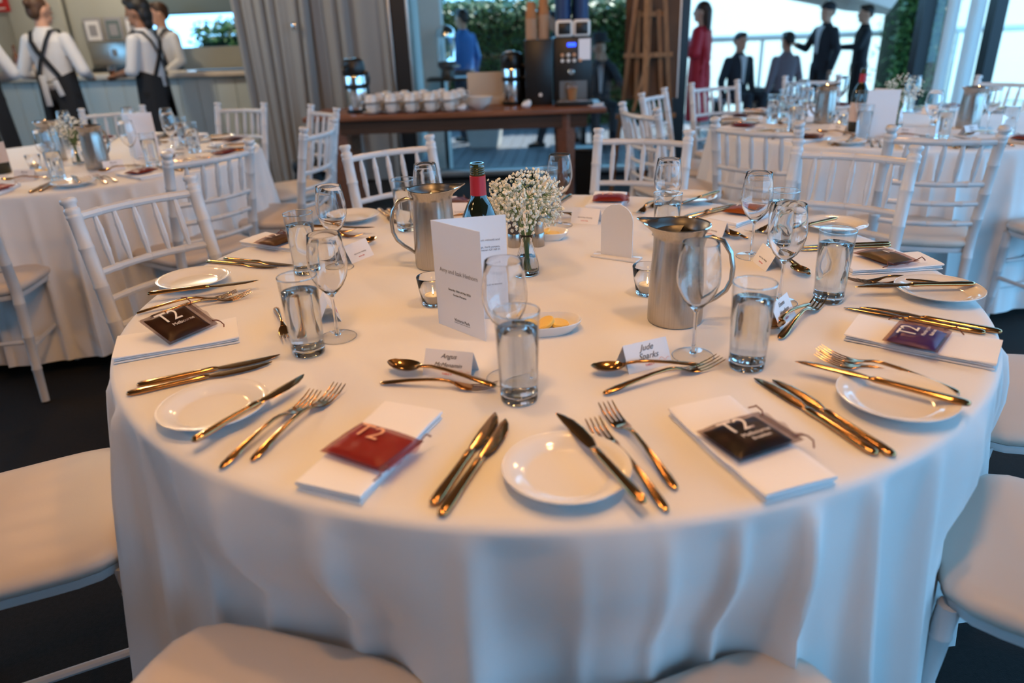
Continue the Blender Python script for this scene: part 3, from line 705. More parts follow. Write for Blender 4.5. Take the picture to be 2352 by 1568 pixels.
def make_card(front, back):
    t = thing('name_card', 'x', 'place card'); W, D, H = 0.086, 0.046, 0.043; th = 0.0005
    for sg in (-1, 1):
        V = []
        for x in (-W/2, W/2):
            V += [(x, sg*D/2, 0), (x, 0, H), (x, sg*(D/2-th*2), 0), (x, 0, H-th*2)]
        obj('panel', MB().add(V, [(0, 1, 5, 4), (2, 6, 7, 3), (0, 4, 6, 2), (1, 3, 7, 5), (0, 2, 3, 1), (4, 5, 7, 6)]).mesh('panel', 'paper', False), t)
    sl = math.atan2(D/2, H)
    def face(u, z, sg):   # point on a face at height fraction z
        return Vector((u, sg*(D/2*(1-z)) + sg*0.0005, H*z+0.0003))
    if front:
        n = len(front)
        for k, key in enumerate(front):
            text(key, t, {'mcm': .050, 'hough': .046, 'sparks': .040}.get(key, .029) if k < 2 else 0.017, TR(face(0, 0.78-0.30*k if k < 2 else 0.17, -1), rx=PI/2-sl))
        pts = [face(0.018+0.022*s, 0.20+0.16*abs(math.sin(5.2*s))*(1-0.4*s), -1)+Vector((0, -0.0002, 0)) for s in [k/14 for k in range(15)]]
        obj('flourish', MB().tube(pts, 0.0003, 4).mesh('flourish', 'ink_coral'), t)
    if back:
        text('wed', t, 0.046, TR(face(0, 0.40, 1), rx=PI/2-sl, rz=PI)); text('may', t, 0.022, TR(face(0, 0.20, 1), rx=PI/2-sl, rz=PI))
    return t

for pr in (fork0, dfork0, knife0, bknife0, spoon0, plate0, tumbler0, wine0): proto_done(pr)
def lay(proto, a, b, L0, label, group, z=0.0, cx=0, cy=0):
    a, b = Vector((a[0]+cx, a[1]+cy)), Vector((b[0]+cx, b[1]+cy)); d = b-a
    s = min(1.06, max(0.90, d.length/L0))
    return place(proto, label, (a.x, a.y, TZ+0.0032+z), (0, 0, math.atan2(d.y, d.x)), group, s)

# ------------------------------------------------------------------ the nine places on the central table
# s: words that find the place; napkin centre + direction; knives, butter knife, plate, forks, spoon, dessert fork, card, glasses
ST = [
 dict(s='near-left red tea sachet', tea=('tea_red', 'organza_red', 't2p', None), n=(-.256, -.726, 69, .222, .098), t=(-.257, -.742, -30),
      k=[((-.160, -.856), (-.085, -.631)), ((-.148, -.878), (-.069, -.651))], b=((-.511, -.722), (-.406, -.519)), p=(-.528, -.606), f=[((-.422, -.747), (-.347, -.537)), ((-.459, -.764), (-.381, -.558))],
      sp=((-.090, -.556), (-.285, -.462)), df=((-.285, -.520), (-.088, -.553)), c=(-.170, -.484, -16), cf=('angus', 'mcm', 'table'), g=(-.053, -.583), w=(-.072, -.508)),
 dict(s='near-right black tea sachet', tea=('tea_black', 'organza_dark', 't2w', ('mel', 'brk')), n=(.254, -.739, 109.5, .226, .104), t=(.255, -.743, 26),
      k=[((.419, -.769), (.331, -.538)), ((.440, -.774), (.358, -.545))], b=((.094, -.886), (.005, -.667)), p=(.008, -.800), f=[((.142, -.836), (.077, -.623)), ((.123, -.879), (.053, -.670))],
      sp=((.250, -.497), (.066, -.505)), df=((.079, -.580), (.291, -.478)), c=(.160, -.469, 24), cf=('jude', 'sparks', 'table'), g=(.329, -.490), w=(.250, -.443)),
 dict(s='right-hand purple tea sachet', tea=('tea_purple', 'organza_rust', 't2w', ('morn', 'tea')), n=(.655, -.420, 144, .228, .112), t=(.638, -.433, 50),
      k=[((.786, -.388), (.594, -.243)), ((.816, -.387), (.625, -.243))], b=((.591, -.676), (.400, -.517)), p=(.507, -.634), f=[((.618, -.607), (.464, -.448)), ((.600, -.619), (.453, -.468))],
      sp=((.528, -.233), (.402, -.364)), df=((.418, -.388), (.570, -.195)), c=(.446, -.288, 52), cf=('emma', 'hough', 'table'), g=(.580, -.197), w=(.480, -.200)),
 dict(s='right rear green tea sachet', tea=('tea_green', 'organza_rust', 't2w', None), n=(.795, .014, 185, .210, .100), t=(.792, .022, -70),
      k=[((.876, .161), (.644, .147)), ((.885, .182), (.655, .174))], b=((.882, -.182), (.639, -.176)), p=(.806, -.190), f=[((.868, -.112), (.656, -.094)), ((.886, -.150), (.675, -.112))],
      sp=((.548, .120), (.588, -.062)), df=((.602, -.040), (.566, .140)), c=(.535, .044, 94), cf=None, g=(.600, .168), w=(.516, .116)),
 dict(s='rear right orange tea sachet', tea=('tea_orange', 'organza_rust', 't2w', None), n=(.598, .488, 222, .210, .100), t=(.604, .498, -35),
      k=[((.600, .612), (.418, .470)), ((.616, .640), (.425, .507))], b=((.826, .374), (.640, .262)), p=(.806, .335), f=[((.735, .425), (.560, .302)), ((.760, .400), (.585, .280))],
      sp=((.462, .420), (.524, .258)), df=((.552, .262), (.462, .420)), c=(.470, .318, 135), cf=None, g=(.318, .180), w=(.348, .338)),
 dict(s='far-edge dark red tea sachet', tea=('tea_darkred', 'organza_red', 't2p', None), n=(.234, .742, 256, .210, .108), t=(.237, .716, -8),
      k=[((.124, .862), (.034, .640)), ((.100, .886), (.008, .664))], b=((.600, .760), (.440, .600)), p=(.500, .722), f=[((.397, .740), (.298, .545)), ((.440, .790), (.341, .600))],
      sp=((.140, .572), (-.020, .520)), df=((.000, .620), (.150, .520)), c=(.146, .500, 154), cf=None, g=(.030, .565), w=(.066, .470)),
 dict(s='tea sachet behind the wine bottle', tea=('tea_green', 'organza_wine', 't2w', None), n=(-.275, .735, 291, .210, .100), t=(-.278, .730, 20),
      k=[((-.485, .742), (-.390, .535)), ((-.518, .749), (-.422, .540))], b=((.020, .880), (-.020, .660)), p=(-.010, .800), f=[((-.168, .824), (-.080, .626)), ((-.135, .838), (-.048, .640))],
      sp=((-.130, .590), (-.310, .545)), df=((-.310, .600), (-.130, .560)), c=(-.232, .622, 173), cf=None, g=(-.383, .476), w=(-.305, .392)),
 dict(s='left rear olive tea sachet', tea=('tea_olive', 'organza_rust', 't2w', None), n=(-.722, .362, -26, .212, .102), t=(-.722, .338, 62),
      k=[((-.835, .230), (-.627, .149)), ((-.874, .211), (-.663, .135))], b=((-.690, .478), (-.471, .432)), p=(-.575, .612), f=[((-.700, .474), (-.497, .395)), ((-.737, .530), (-.532, .451))],
      sp=((-.530, .190), (-.456, .356)), df=((-.470, .330), (-.552, .150)), c=(-.478, .208, 241), cf=None, g=(-.578, .097), w=(-.505, .130)),
 dict(s='left-edge brown tea sachet', tea=('tea_brown', 'organza_dark', 't2w', ('mel',)), n=(-.713, -.318, 22.7, .216, .112), t=(-.716, -.305, 62),
      k=[((-.702, -.506), (-.489, -.399)), ((-.704, -.537), (-.494, -.430))], b=((-.881, -.089), (-.654, -.021)), p=(-.828, .030), f=[((-.834, -.183), (-.659, -.064)), ((-.876, -.160), (-.693, -.058))],
      sp=((-.459, -.312), (-.520, -.135)), df=((-.577, -.150), (-.492, -.341)), c=(-.452, -.200, 290), cf=None, g=(-.441, -.384), w=(-.404, -.314)),
]
for i, s in enumerate(ST):
    d = s['s']
    nx, ny, na, L, W = s['n']
    o = obj('napkin', napkin_mesh(L, W, 0.0125, i), None, (nx, ny, TZ+0.0032), (0, 0, R(na))); tag(o, f'folded white linen napkin under the {d}', 'napkin', 'napkins on the central table')
    t = make_tea(i, *s['tea']); tx, ty, ta = s['t']
    t.location = (tx, ty, TZ+0.0172); t.rotation_euler = (0, 0, R(ta))
    if i == 8: t.rotation_euler = (R(24), 0, R(62)); t.location.z += 0.016
    t['label'] = d[0].upper()+d[1:] + ', in an organza pouch on a napkin'; t['label'] = t['label'][0].lower()+t['label'][1:]
    t['group'] = 'tea sachets on the central table'
    for k, (a, b) in enumerate(s['k']):
        lay(knife0, a, b, 0.24, f'gold dinner knife beside the {d}, ' + ('nearer the napkin' if k == 0 else 'farther from napkin'), 'dinner knives on the central table')
    lay(bknife0, *s['b'], 0.24, f'gold butter knife across the side plate by the {d}', 'butter knives on the central table', 0.0185)
    place(plate0, f'white side plate under a butter knife, by the {d}', (s['p'][0], s['p'][1], TZ+0.0032), 0.0, 'side plates on the central table')
    for k, (a, b) in enumerate(s['f']):
        lay(fork0, a, b, 0.22, f'gold dinner fork left of the {d}, ' + ('nearer the napkin' if k == 0 else 'farther from napkin'), 'dinner forks on the central table')
    lay(spoon0, *s['sp'], 0.198, f'gold dessert spoon laid above the {d}', 'dessert spoons on the central table', 0.006)
    lay(dfork0, *s['df'], 0.22, f'gold dessert fork crossing the spoon above the {d}', 'dessert forks on the central table')
    c = make_card(s['cf'], True); c.location = (s['c'][0], s['c'][1], TZ+0.0032); c.rotation_euler = (0, 0, R(s['c'][2]))
    c['label'] = f'white folded name card above the {d}'; c['group'] = 'name cards on the central table'
    place(tumbler0, f'straight water glass filled with water, belonging to the {d}', (s['g'][0], s['g'][1], TZ+0.0032), R(40*i), 'water glasses on the central table')
    place(wine0, f'empty stemmed wine glass belonging to the {d}', (s['w'][0], s['w'][1], TZ+0.0032), R(25*i), 'wine glasses on the central table')

# ------------------------------------------------------------------ centre of the table
def make_jug():
    t = thing('steel_jug', 'x', 'jug'); n = 48
    prof = [(.0490, .0), (.0520, .003), (.0528, .010), (.0525, .05), (.0505, .10), (.0475, .145), (.0458, .166), (.0470, .175), (.0530, .184), (.0560, .1905)]
    inner = [(.0548, .1905), (.0515, .1835), (.0455, .1745), (.0442, .166), (.0460, .14), (.0500, .06), (.0505, .012), (.0004, .006)]
    def spout(v):
        a = math.atan2(v[1], v[0]); z = v[2]; k = max(0, (z-0.155)/0.036)
        d = math.exp(-((abs(a)-PI)/0.42)**2) if abs(a) > 1.2 else 0
        s = 1+0.42*k*k*d; return (v[0]*s, v[1]*s*(1-0.25*k*d), z+0.006*k*d)
    mb = MB().lathe([(.0004, .0)]+prof, n); mb.v = [spout(v) for v in mb.v]
    obj('body', mb.mesh('body', 'steel', ang=60), t)
    mb = MB().lathe(prof[-1:]+inner, n); mb.v = [spout(v) for v in mb.v]
    obj('inner_wall', mb.mesh('inner_wall', 'steel_dark', ang=60), t)
    mb = MB().lathe([(.0555, .1900), (.0570, .1915), (.0560, .1930), (.0545, .1915)], n); mb.v = [spout(v) for v in mb.v]
    obj('rim', mb.mesh('rim', 'chrome', ang=60), t)
    V = []; 
    for k in range(17):
        a = -PI/2+PI*k/16+PI; V.append((.046*math.cos(a), .046*math.sin(a)*.98, .178))
    obj('ice_guard', MB().add(V+[(x, y, z-.0015) for x, y, z in V], [tuple(range(17)), tuple(range(17, 34))[::-1]]+[(k, k+17, k+18, k+1) for k in range(16)]).mesh('ice_guard', 'steel'), t)
    hp = [(.044, 0, .168), (.060, 0, .172), (.080, 0, .166), (.095, 0, .145), (.101, 0, .118), (.100, 0, .092), (.092, 0, .072), (.076, 0, .056), (.060, 0, .045), (.050, 0, .036)]
    obj('handle', MB().tube(hp, [.007, .0075, .008, .0085, .0088, .0088, .0085, .008, .0075, .007], 10, True, 0.55).mesh('handle', 'steel', ang=60), t)
    return t
jug0 = make_jug(); proto_done(jug0)
place(jug0, 'brushed steel water jug right of centre, handle towards the right', (.251, -.276, TZ+.0032), (0, 0, R(-22)), 'steel water jugs')
place(jug0, 'brushed steel water jug left of centre behind the printed menu, handle left', (-.258, .124, TZ+.0032), (0, 0, R(188)), 'steel water jugs')

mn = thing('folded_menu', 'tall folded white menu card standing on the central table', 'menu', (-.214, -.257, TZ+.0032))
def panel(parent, ang, w, h, th=0.0007):
    M = Matrix.Rotation(ang, 4, 'Z')
    o = obj('panel', MB().box((w/2, 0, h/2), (w, th, h)).mesh('panel', 'paper', False), parent); o.rotation_euler = (0, 0, ang); return o
pf = panel(mn, math.atan2(-.095, .096), .138, .21); pb = panel(mn, math.atan2(.025, .141), .143, .21)
text('names', pf, .108, TR((.071, -.0008, .118), rx=PI/2)); text('date', pf, .064, TR((.071, -.0008, .082), rx=PI/2)); text('venue', pf, .038, TR((.071, -.0008, .073), rx=PI/2)); text('park', pf, .045, TR((.073, -.0008, .022), rx=PI/2))
obj('underline', MB().box((.073, -.0008, .0165), (.046, .0003, .0005)).mesh('underline', 'ink', False), pf)
for k, (key, z, w) in enumerate((('m1', .163, .060), ('m2', .149, .052), ('m3', .143, .056), ('m4', .116, .030), ('m5', .099, .042), ('m6', .073, .048))):
    text(key, pb, w, TR((.130, -.0008, z), rx=PI/2))
bt = thing('wine_bottle', 'open dark wine bottle with red capsule behind the folded menu', 'bottle', (-.128, -.150, TZ+.0032))
obj('bottle_glass', MB().lathe([(.0004, .003), (.020, .002), (.034, .0), (.0375, .006), (.0378, .10), (.0375, .165), (.0345, .190), (.0245, .213), (.0175, .226), (.0152, .238), (.0146, .262), (.0004, .262)], 40).mesh('g', 'bottle_glass', ang=60), bt)
obj('capsule', MB().lathe([(.0158, .226), (.0166, .2262), (.0160, .240), (.0157, .270), (.0152, .2705), (.0146, .270)], 32).mesh('c', 'capsule_red'), bt)
pr_ = [(.0136, .269), (.0140, .272)]
for k in range(4): pr_ += [(.0148, .2735+.0042*k), (.0148, .2750+.0042*k), (.0138, .2762+.0042*k)]
pr_ += [(.0140, .2925), (.0138, .2945), (.0110, .2945), (.0104, .290), (.0100, .265), (.0004, .264)]
obj('threaded_neck', MB().lathe(pr_, 28).mesh('n', 'bottle_neck', ang=50), bt)
obj('paper_label', MB().lathe([(.0379, .05), (.0381, .05), (.0381, .14), (.0379, .14)], 40).mesh('l', 'label_cream'), bt)

vs_ = thing('bud_vase', 'small ribbed clear glass vase holding the white flowers', 'vase', (-.034, .035, TZ+.0032))
def vase_mesh():
    out = [(.0004, .001), (.024, .001), (.0275, .005), (.0280, .014), (.0255, .034), (.0205, .055), (.0150, .070), (.0128, .080), (.0138, .088), (.0172, .0975), (.0180, .0985), (.0168, .0985), (.0125, .088), (.0112, .080), (.0133, .070), (.0185, .055), (.0235, .034), (.0258, .014), (.0235, .0075), (.0004, .0065)]
    mb = MB().lathe(out, 60)
    mb.v = [(lambda r, a, z: (r*(1+(.018*math.cos(15*a) if .008 < z < .075 else 0))*math.cos(a), r*(1+(.018*math.cos(15*a) if .008 < z < .075 else 0))*math.sin(a), z))(math.hypot(x, y), math.atan2(y, x), z) for x, y, z in mb.v]
    return mb.mesh('vase', 'glass', ang=75)
obj('vase_glass', vase_mesh(), vs_)
obj('water', MB().lathe([(.0004, .0067), (.0235, .0077), (.0259, .014), (.0236, .034), (.0212, .0440), (.0004, .0438)], 40).mesh('w', 'water', ang=75), vs_)
def bouquet(loc, label, nbl, rad, zc, seed, filler=True, zb=0.012):
    rnd = random.Random(seed)
    t = thing('bouquet', label, 'flowers', loc)
    mb = MB(); pts = []
    tot = nbl + (520 if filler else 0)
    while len(pts) < tot:
        v = Vector((rnd.gauss(0, 1), rnd.gauss(0, 1), rnd.gauss(0, 1))).normalized()
        if v.z < -0.75: continue
        rr = rad*(rnd.uniform(0.55, 1.06) if rnd.random() < 0.4 else rnd.uniform(0.86, 1.05))*(1+0.10*math.sin(5*v.x+3*v.y+seed)+0.06*math.sin(9*v.z+4*v.x))
        if rnd.random() < 0.03: rr *= 1.18
        pts.append(Vector((v.x*rr*1.05, v.y*rr*1.05, zc+v.z*rr*0.86)))
    main = []
    for k in range(26):
        a = rnd.uniform(0, 2*PI); q = rnd.uniform(0, .008)
        b0 = Vector((q*math.cos(a+2), q*math.sin(a+2), zb)); nk = Vector((.008*math.cos(a), .008*math.sin(a), .092)); e = Vector((rad*.62*math.cos(a)*rnd.random()**.5, rad*.62*math.sin(a)*rnd.random()**.5, zc+rnd.uniform(-.25, .35)*rad))
        mb.tube([b0, b0.lerp(nk, .5), nk, nk.lerp(e, .5)+Vector((0, 0, .004)), e], [.0013, .0013, .0012, .0009, .0006], 5)
        main.append((nk, e))
    for p in pts[::(2 if filler else 6)]:
        nk, e = min(main, key=lambda m: (m[1]-p).length); mb.tube([e, e.lerp(p, .5)+Vector((0, 0, -.002)), p], .00045, 3, False)
    obj('stems', mb.mesh('stems', 'stem_green'), t)
    base = MB()
    for k in range(6):
        a = k*PI/3; base.ball((.0022*math.cos(a), .0022*math.sin(a), .0004*(k % 2)), (.0026, .0026, .0024), 6, 4)
    base.ball((0, 0, .0018), .0026, 6, 4)
    me = base.mesh('blossom', 'blossom')
    pts.sort(key=lambda p: p.y+0.3*abs(p.x)-0.3*p.z)
    for p in pts[:nbl]:
        s = rnd.uniform(.62, 1.0); obj('blossom', me, t, p, (rnd.uniform(0, 6), rnd.uniform(0, 6), rnd.uniform(0, 6)), s)
    if filler:
        mb = MB()
        for p in pts[nbl:]:
            s = rnd.uniform(.0022, .0034); mb.ball(p, (s, s, s*.9), 6, 4)
            mb.ball(p+Vector((rnd.uniform(-.003, .003), rnd.uniform(-.003, .003), .002)), s*.7, 5, 4)
        o = obj('blossom_filling', mb.mesh('fill', 'blossom'), t); o['kind'] = 'stuff'
    return t
bouquet((-.034, .035, TZ+.0032), "ball of white baby's breath in the small glass vase at the table centre", 280, .078, .172, 5)

ar = thing('table_sign', 'blank white arched acrylic sign on a clear foot', 'sign', (.189, .140, TZ+.0032), R(-31))
V = [(-.042, 0, .003)]+[(.042*math.cos(PI-PI*k/20), 0, .093+.042*math.sin(PI*k/20)) for k in range(21)]+[(.042, 0, .003)]
n = len(V); obj('arch_panel', MB().add([(x, -.0018, z) for x, y, z in V]+[(x, .0018, z) for x, y, z in V], [tuple(range(n)), tuple(range(n, 2*n))[::-1]]+[(k, k+n, (k+1) % n+n, (k+1) % n) for k in range(n)]).mesh('a', 'acrylic_white', ang=30), ar)
obj('foot', MB().rbox((0, 0, .0025), (.122, .042, .005), .0015).mesh('f', 'acrylic_white'), ar)
def make_votive():
    t = thing('votive_candle', 'x', 'candle')
    obj('glass_cup', MB().lathe([(.0004, .0), (.020, .0), (.0235, .003), (.0300, .040), (.0330, .0625), (.0322, .0640), (.0312, .0625), (.0282, .040), (.0222, .010), (.0185, .0075), (.0004, .0070)], 32).mesh('cup', 'glass', ang=75), t)
    tl = obj('tealight', MB().lathe([(.0004, .0075), (.0180, .0075), (.0186, .009), (.0186, .0225), (.0178, .0225), (.0176, .0205), (.0004, .0205)], 28).mesh('tl', 'candle_wax'), t)
    obj('wick', MB().tube([(0, 0, .020), (.0004, 0, .026)], .0006, 5).mesh('wick', 'ink'), tl)
    obj('flame', MB().lathe([(.0003, .0235), (.0018, .0255), (.0021, .0275), (.0012, .031), (.0002, .034)], 12).mesh('flame', 'flame'), tl)
    return t
votive0 = make_votive(); proto_done(votive0)
place(votive0, 'lit tealight in a small glass, half hidden by the right steel jug', (.222, -.125, TZ+.0032), 0, 'votive candles')
place(votive0, 'lit tealight in a small glass at the left edge of the folded menu', (-.236, -.150, TZ+.0032), 0, 'votive candles')
def grinder(name, label, x, y, m):
    t = thing(name, label, 'grinder', (x, y, TZ+.0032))
    obj('steel_base', MB().lathe([(.0004, .0), (.0175, .0), (.0182, .001), (.0182, .036), (.0175, .037), (.0004, .037)], 28).mesh('b', 'steel'), t)
    obj('barrel', MB().lathe([(.0004, .037), (.0168, .037), (.0172, .040), (.0165, .066), (.0150, .070), (.0004, .070)], 28).mesh('t', m), t)
    obj('cap', MB().lathe([(.0004, .070), (.0160, .070), (.0168, .073), (.0160, .086), (.0110, .091), (.0004, .092)], 28).mesh('c', 'steel_dark'), t)
grinder('pepper_grinder', 'steel pepper grinder with dark barrel left of the flower vase', -.066, .270, 'grinder_dark'); grinder('salt_grinder', 'steel salt grinder right of the flower vase', -.004, .270, 'steel')
def make_dish():
    t = thing('butter_dish', 'x', 'dish')
    pr_ = [(.0005, .002), (.55, .002), (.58, 0), (.72, 0), (.76, .003), (.90, .012), (.985, .0195), (1.0, .0215), (.985, .0225), (.95, .0205), (.86, .0120), (.74, .0070), (.0005, .0062)]
    mb = MB().lathe(pr_, 48); mb.v = [(math.copysign(abs(x)**.8, x)*.073, math.copysign(abs(y)**.9, y)*.042, z) for x, y, z in mb.v]
    obj('oval_dish', mb.mesh('d', 'porcelain', ang=60), t)
    for k, (x, y, z, rx) in enumerate(((.030, 0, .0125, R(8)), (.004, .002, .0150, R(-28)), (-.022, -.002, .0140, R(22)))):
        obj('butter_round', MB().lathe([(.0004, -.004), (.016, -.004), (.0185, -.002), (.0185, .003), (.0165, .005), (.0004, .0055)], 24).mesh('br', 'butter'), t, (x, y, z), (0.1*k, rx, 0))
    return t
dish0 = make_dish(); proto_done(dish0)
place(dish0, 'small oval white dish with butter rounds between the menu and the right jug', (-.006, -.312, TZ+.0032), R(8), 'butter dishes')
place(dish0, 'small oval white dish half hidden behind the salt grinder', (.012, .345, TZ+.0032), R(-20), 'butter dishes')

# ------------------------------------------------------------------ the two tables behind
teaS = []
for i, (c, og) in enumerate((('tea_red', 'organza_red'), ('tea_darkred', 'organza_wine'), ('tea_brown', 'organza_rust'))):
    t = make_tea(20+i, c, og, 't2w', None); proto_done(t); teaS.append(t)
cardS = make_card(('scrib', 'scrib2'), True); proto_done(cardS)
napS = thing('napkin', 'x', 'napkin'); obj('folded_linen', napkin_mesh(.216, .104, .0125, 77), napS); proto_done(napS)
def polar(c, r, a): return (c[0]+r*math.cos(R(a)), c[1]+r*math.sin(R(a)))
def setting(c, a, where, tbl, seed, teak):
    rnd = random.Random(seed); g = f' on the {tbl}'
    j = lambda s=.008: rnd.uniform(-s, s)
    P = lambda r, da: polar(c, r+j(), a+da+j(.5))
    def q(proto, p, rz, label, grp, z=0): place(proto, label, (p[0], p[1], TZ+.0032+z), (0, 0, rz), grp)
    q(napS, P(.775, 0), R(a+180+j(4)), f'folded white napkin on the {where} of the {tbl}', 'napkins'+g)
    q(teaS[teak], P(.78, 0), R(a+rnd.uniform(30, 150)), f'{("red", "dark red", "brown")[teak]} tea sachet on the {where} of the {tbl}', 'tea sachets'+g, .0135)
    for k in range(2):
        lay(knife0, P(.865, 10.5+2.0*k), P(.63, 13.5+2.6*k), .24, f'gold knife on the {where} of the {tbl}, ' + ('nearer its napkin' if k == 0 else 'farther from napkin'), 'knives'+g)
        lay(fork0, P(.86, -9-2.3*k), P(.645, -11.5-3*k), .22, f'gold fork on the {where} of the {tbl}, ' + ('nearer its napkin' if k == 0 else 'farther from napkin'), 'forks'+g)
    q(plate0, P(.80, -19), 0, f'white side plate on the {where} of the {tbl}', 'side plates'+g)
    lay(bknife0, P(.875, -18), P(.64, -19.5), .24, f'gold butter knife across the plate on the {where} of the {tbl}', 'butter knives'+g, .0185)
    lay(spoon0, P(.545, 11), P(.555, -9), .198, f'gold dessert spoon on the {where} of the {tbl}', 'dessert spoons'+g, .006)
    q(cardS, P(.50, 0), R(a+90+j(8)), f'white name card on the {where} of the {tbl}', 'name cards'+g)
    q(tumbler0, P(.585, 15), rnd.random()*6, f'water glass on the {where} of the {tbl}', 'water glasses'+g)
    q(wine0, P(.50, 12), rnd.random()*6, f'stemmed wine glass on the {where} of the {tbl}', 'wine glasses'+g)
LW = [(-80, 'camera side'), (-40, 'near right'), (-2, 'right side'), (34, 'far right'), (69, 'bar side'), (108, 'menu side'), (-120, 'near left edge')]
for k, (a, w) in enumerate(LW): setting(LT, a, w, 'left rear table', 100+k, (0, 1, 1, 2, 2, 1, 0)[k])
RW = [(-108, 'near side'), (-141, 'near left'), (182, 'left side'), (149, 'easel side'), (119, 'red dress side'), (85, 'far side'), (40, 'far right'), (-72, 'near right')]
for k, (a, w) in enumerate(RW): setting(RT, a, w, 'right rear table', 200+k, (0, 2, 1, 2, 2, 1, 0, 1)[k])
def side_menu(x, y, a1, a2, label, sc=1.0):
    t = thing('folded_menu', label, 'menu', (x, y, TZ+.0032), 0, 'folded menus')
    panel(t, R(a1), .14, .21); panel(t, R(a2), .14, .21)
def side_bottle(x, y, label):
    t = copy_tree(bt); t.location = (x, y, TZ+.0032); t['label'] = label
proto_done(bt)
proto_done(vs_)
def side_vase(x, y, label):
    t = copy_tree(vs_); t.location = (x, y, TZ+.0032); t['label'] = label
side_vase(-2.20, 1.93, 'small glass vase under the flowers on the left rear table')
side_vase(1.88, 2.23, 'small glass vase under the flowers on the right rear table')
zt = TZ+.0032
place(jug0, 'shiny steel jug on the left rear table, nearer one beside the menu', (-2.02, 1.78, zt), (0, 0, R(80)), 'steel water jugs')
place(jug0, 'shiny steel jug on the left rear table, farther one left of the flowers', (-2.40, 2.07, zt), (0, 0, R(120)), 'steel water jugs')
side_menu(-2.03, 2.10, 14, -50, 'blank side of a folded menu standing on the left rear table')
side_bottle(-2.45, 1.74, 'dark wine bottle with a pale label cut off at the left edge')
bouquet((-2.20, 1.93, zt), "ball of white baby's breath between the two jugs on the left rear table", 220, .072, .165, 21, False)
place(votive0, 'lit tealight in a glass at the far left, by the bottle', (-2.36, 1.84, zt), 0, 'votive candles')
place(votive0, 'lit tealight in a glass between the jugs on the left rear table', (-2.12, 1.90, zt), 0, 'votive candles')
place(votive0, 'lit tealight in a glass behind the menu on the left rear table', (-2.02, 2.17, zt), 0, 'votive candles')
place(dish0, 'oval butter dish near the name card on the left rear table', (-2.20, 1.66, zt), R(15), 'butter dishes')
place(jug0, 'shiny steel jug on the right rear table, left of the wine bottle', (1.60, 2.46, zt), (0, 0, R(200)), 'steel water jugs')
place(jug0, 'shiny steel jug on the right rear table, at the far right', (2.16, 2.09, zt), (0, 0, R(20)), 'steel water jugs')
side_bottle(1.62, 2.11, 'dark wine bottle with red neck and pale label on the right rear table')
side_menu(1.71, 1.90, 168, 118, 'pale folded menu standing on the right rear table by the bottle')
bouquet((1.88, 2.23, zt), "ball of white baby's breath behind the menu on the right rear table", 220, .085, .175, 31, False)
for k, (x, y, l) in enumerate(((1.66, 2.36, 'lit tealight in front of the left jug on the right rear table'), (1.60, 2.26, 'lit tealight just left of the bottle on the right rear table'), (2.08, 2.22, 'lit tealight beside the right jug on the right rear table'), (1.45, 2.40, 'lit tealight near the water glasses at the left of the right rear table'))):
    place(votive0, l, (x, y, zt), 0, 'votive candles')

# ------------------------------------------------------------------ coffee station
ct = thing('side_table', 'long brown wooden table carrying the coffee machine and cups', 'table', (-0.52, 3.98, 0))
obj('table_top', MB().rbox((0, 0, .732), (2.16, .62, .036), .006).mesh('tt', 'wood_brown'), ct)
obj('apron', MB().box((0, -.24, .665), (1.90, .03, .095)).mesh('ap', 'wood_dark', False), ct); obj('apron', MB().box((0, .24, .665), (1.90, .03, .095)).mesh('ap', 'wood_dark', False), ct)
for sx in (-.86, .80):
    for sy in (-.22, .22):
        obj('leg', MB().loftz([(0, 0, 0, .05, .05), (0, 0, .71, .072, .06)], 4).mesh('leg', 'wood_brown', False), ct, (sx, sy, 0), (0, 0, 0))
def airpot(x, y, label, sc=1.0):
    t = thing('vacuum_airpot', label, 'flask', (x, y, .75), R(-20), 'coffee airpots'); t.scale = (sc,)*3
    obj('base', MB().lathe([(.0004, 0), (.072, 0), (.074, .004), (.072, .025), (.0004, .026)], 28).mesh('b', 'black_plastic'), t)
    obj('body', MB().lathe([(.068, .024), (.069, .03), (.069, .225), (.066, .235), (.0004, .235)], 32).mesh('bd', 'chrome'), t)
    obj('label_band', MB().lathe([(.0695, .15), (.0702, .152), (.0702, .178), (.0695, .18)], 32).mesh('lb', 'black_plastic'), t)
    obj('back_grip', MB().rbox((.045, .045, .14), (.05, .05, .23), .015, rz=R(45)).mesh('bg', 'black_plastic'), t)
    obj('lid', MB().lathe([(.0004, .230), (.070, .230), (.074, .236), (.074, .285), (.066, .318), (.045, .333), (.0004, .336)], 28).mesh('ld', 'black_plastic'), t)
    obj('spout', MB().tube([(0, -.06, .285), (0, -.10, .280), (0, -.118, .262)], [.018, .015, .011], 10).mesh('sp', 'black_plastic'), t)
    obj('pump_button', MB().rbox((0, -.03, .333), (.05, .06, .012), .004).mesh('pb', 'steel'), t)
    obj('handle', MB().tube([(.070, 0, .25), (.098, .0, .245), (.104, 0, .215), (.098, 0, .18), (.072, 0, .17)], .011, 8).mesh('hd', 'black_plastic'), t)
airpot(-1.24, 3.90, 'steel and black airpot at the left end of the coffee table', 1.12)
airpot(-.10, 4.10, 'steel and black airpot beside the tall black box', 1.12)
mc = thing('coffee_machine', 'black bean-to-cup coffee machine with two white-framed hoppers', 'coffee machine', (.345, 4.08, .75))
obj('cabinet', MB().rbox((0, .04, .23), (.275, .34, .46), .012).mesh('c', 'black_plastic'), mc)
obj('brew_niche', MB().box((.0, -.135, .09), (.20, .012, .15)).mesh('n', 'steel_dark', False), mc)
obj('drip_tray', MB().rbox((0, -.20, .018), (.27, .14, .036), .006).mesh('d', 'black_plastic'), mc)
obj('tray_edge', MB().tube([(-.125, -.272, .036), (.125, -.272, .036)], .004, 6).mesh('e', 'chrome'), mc)
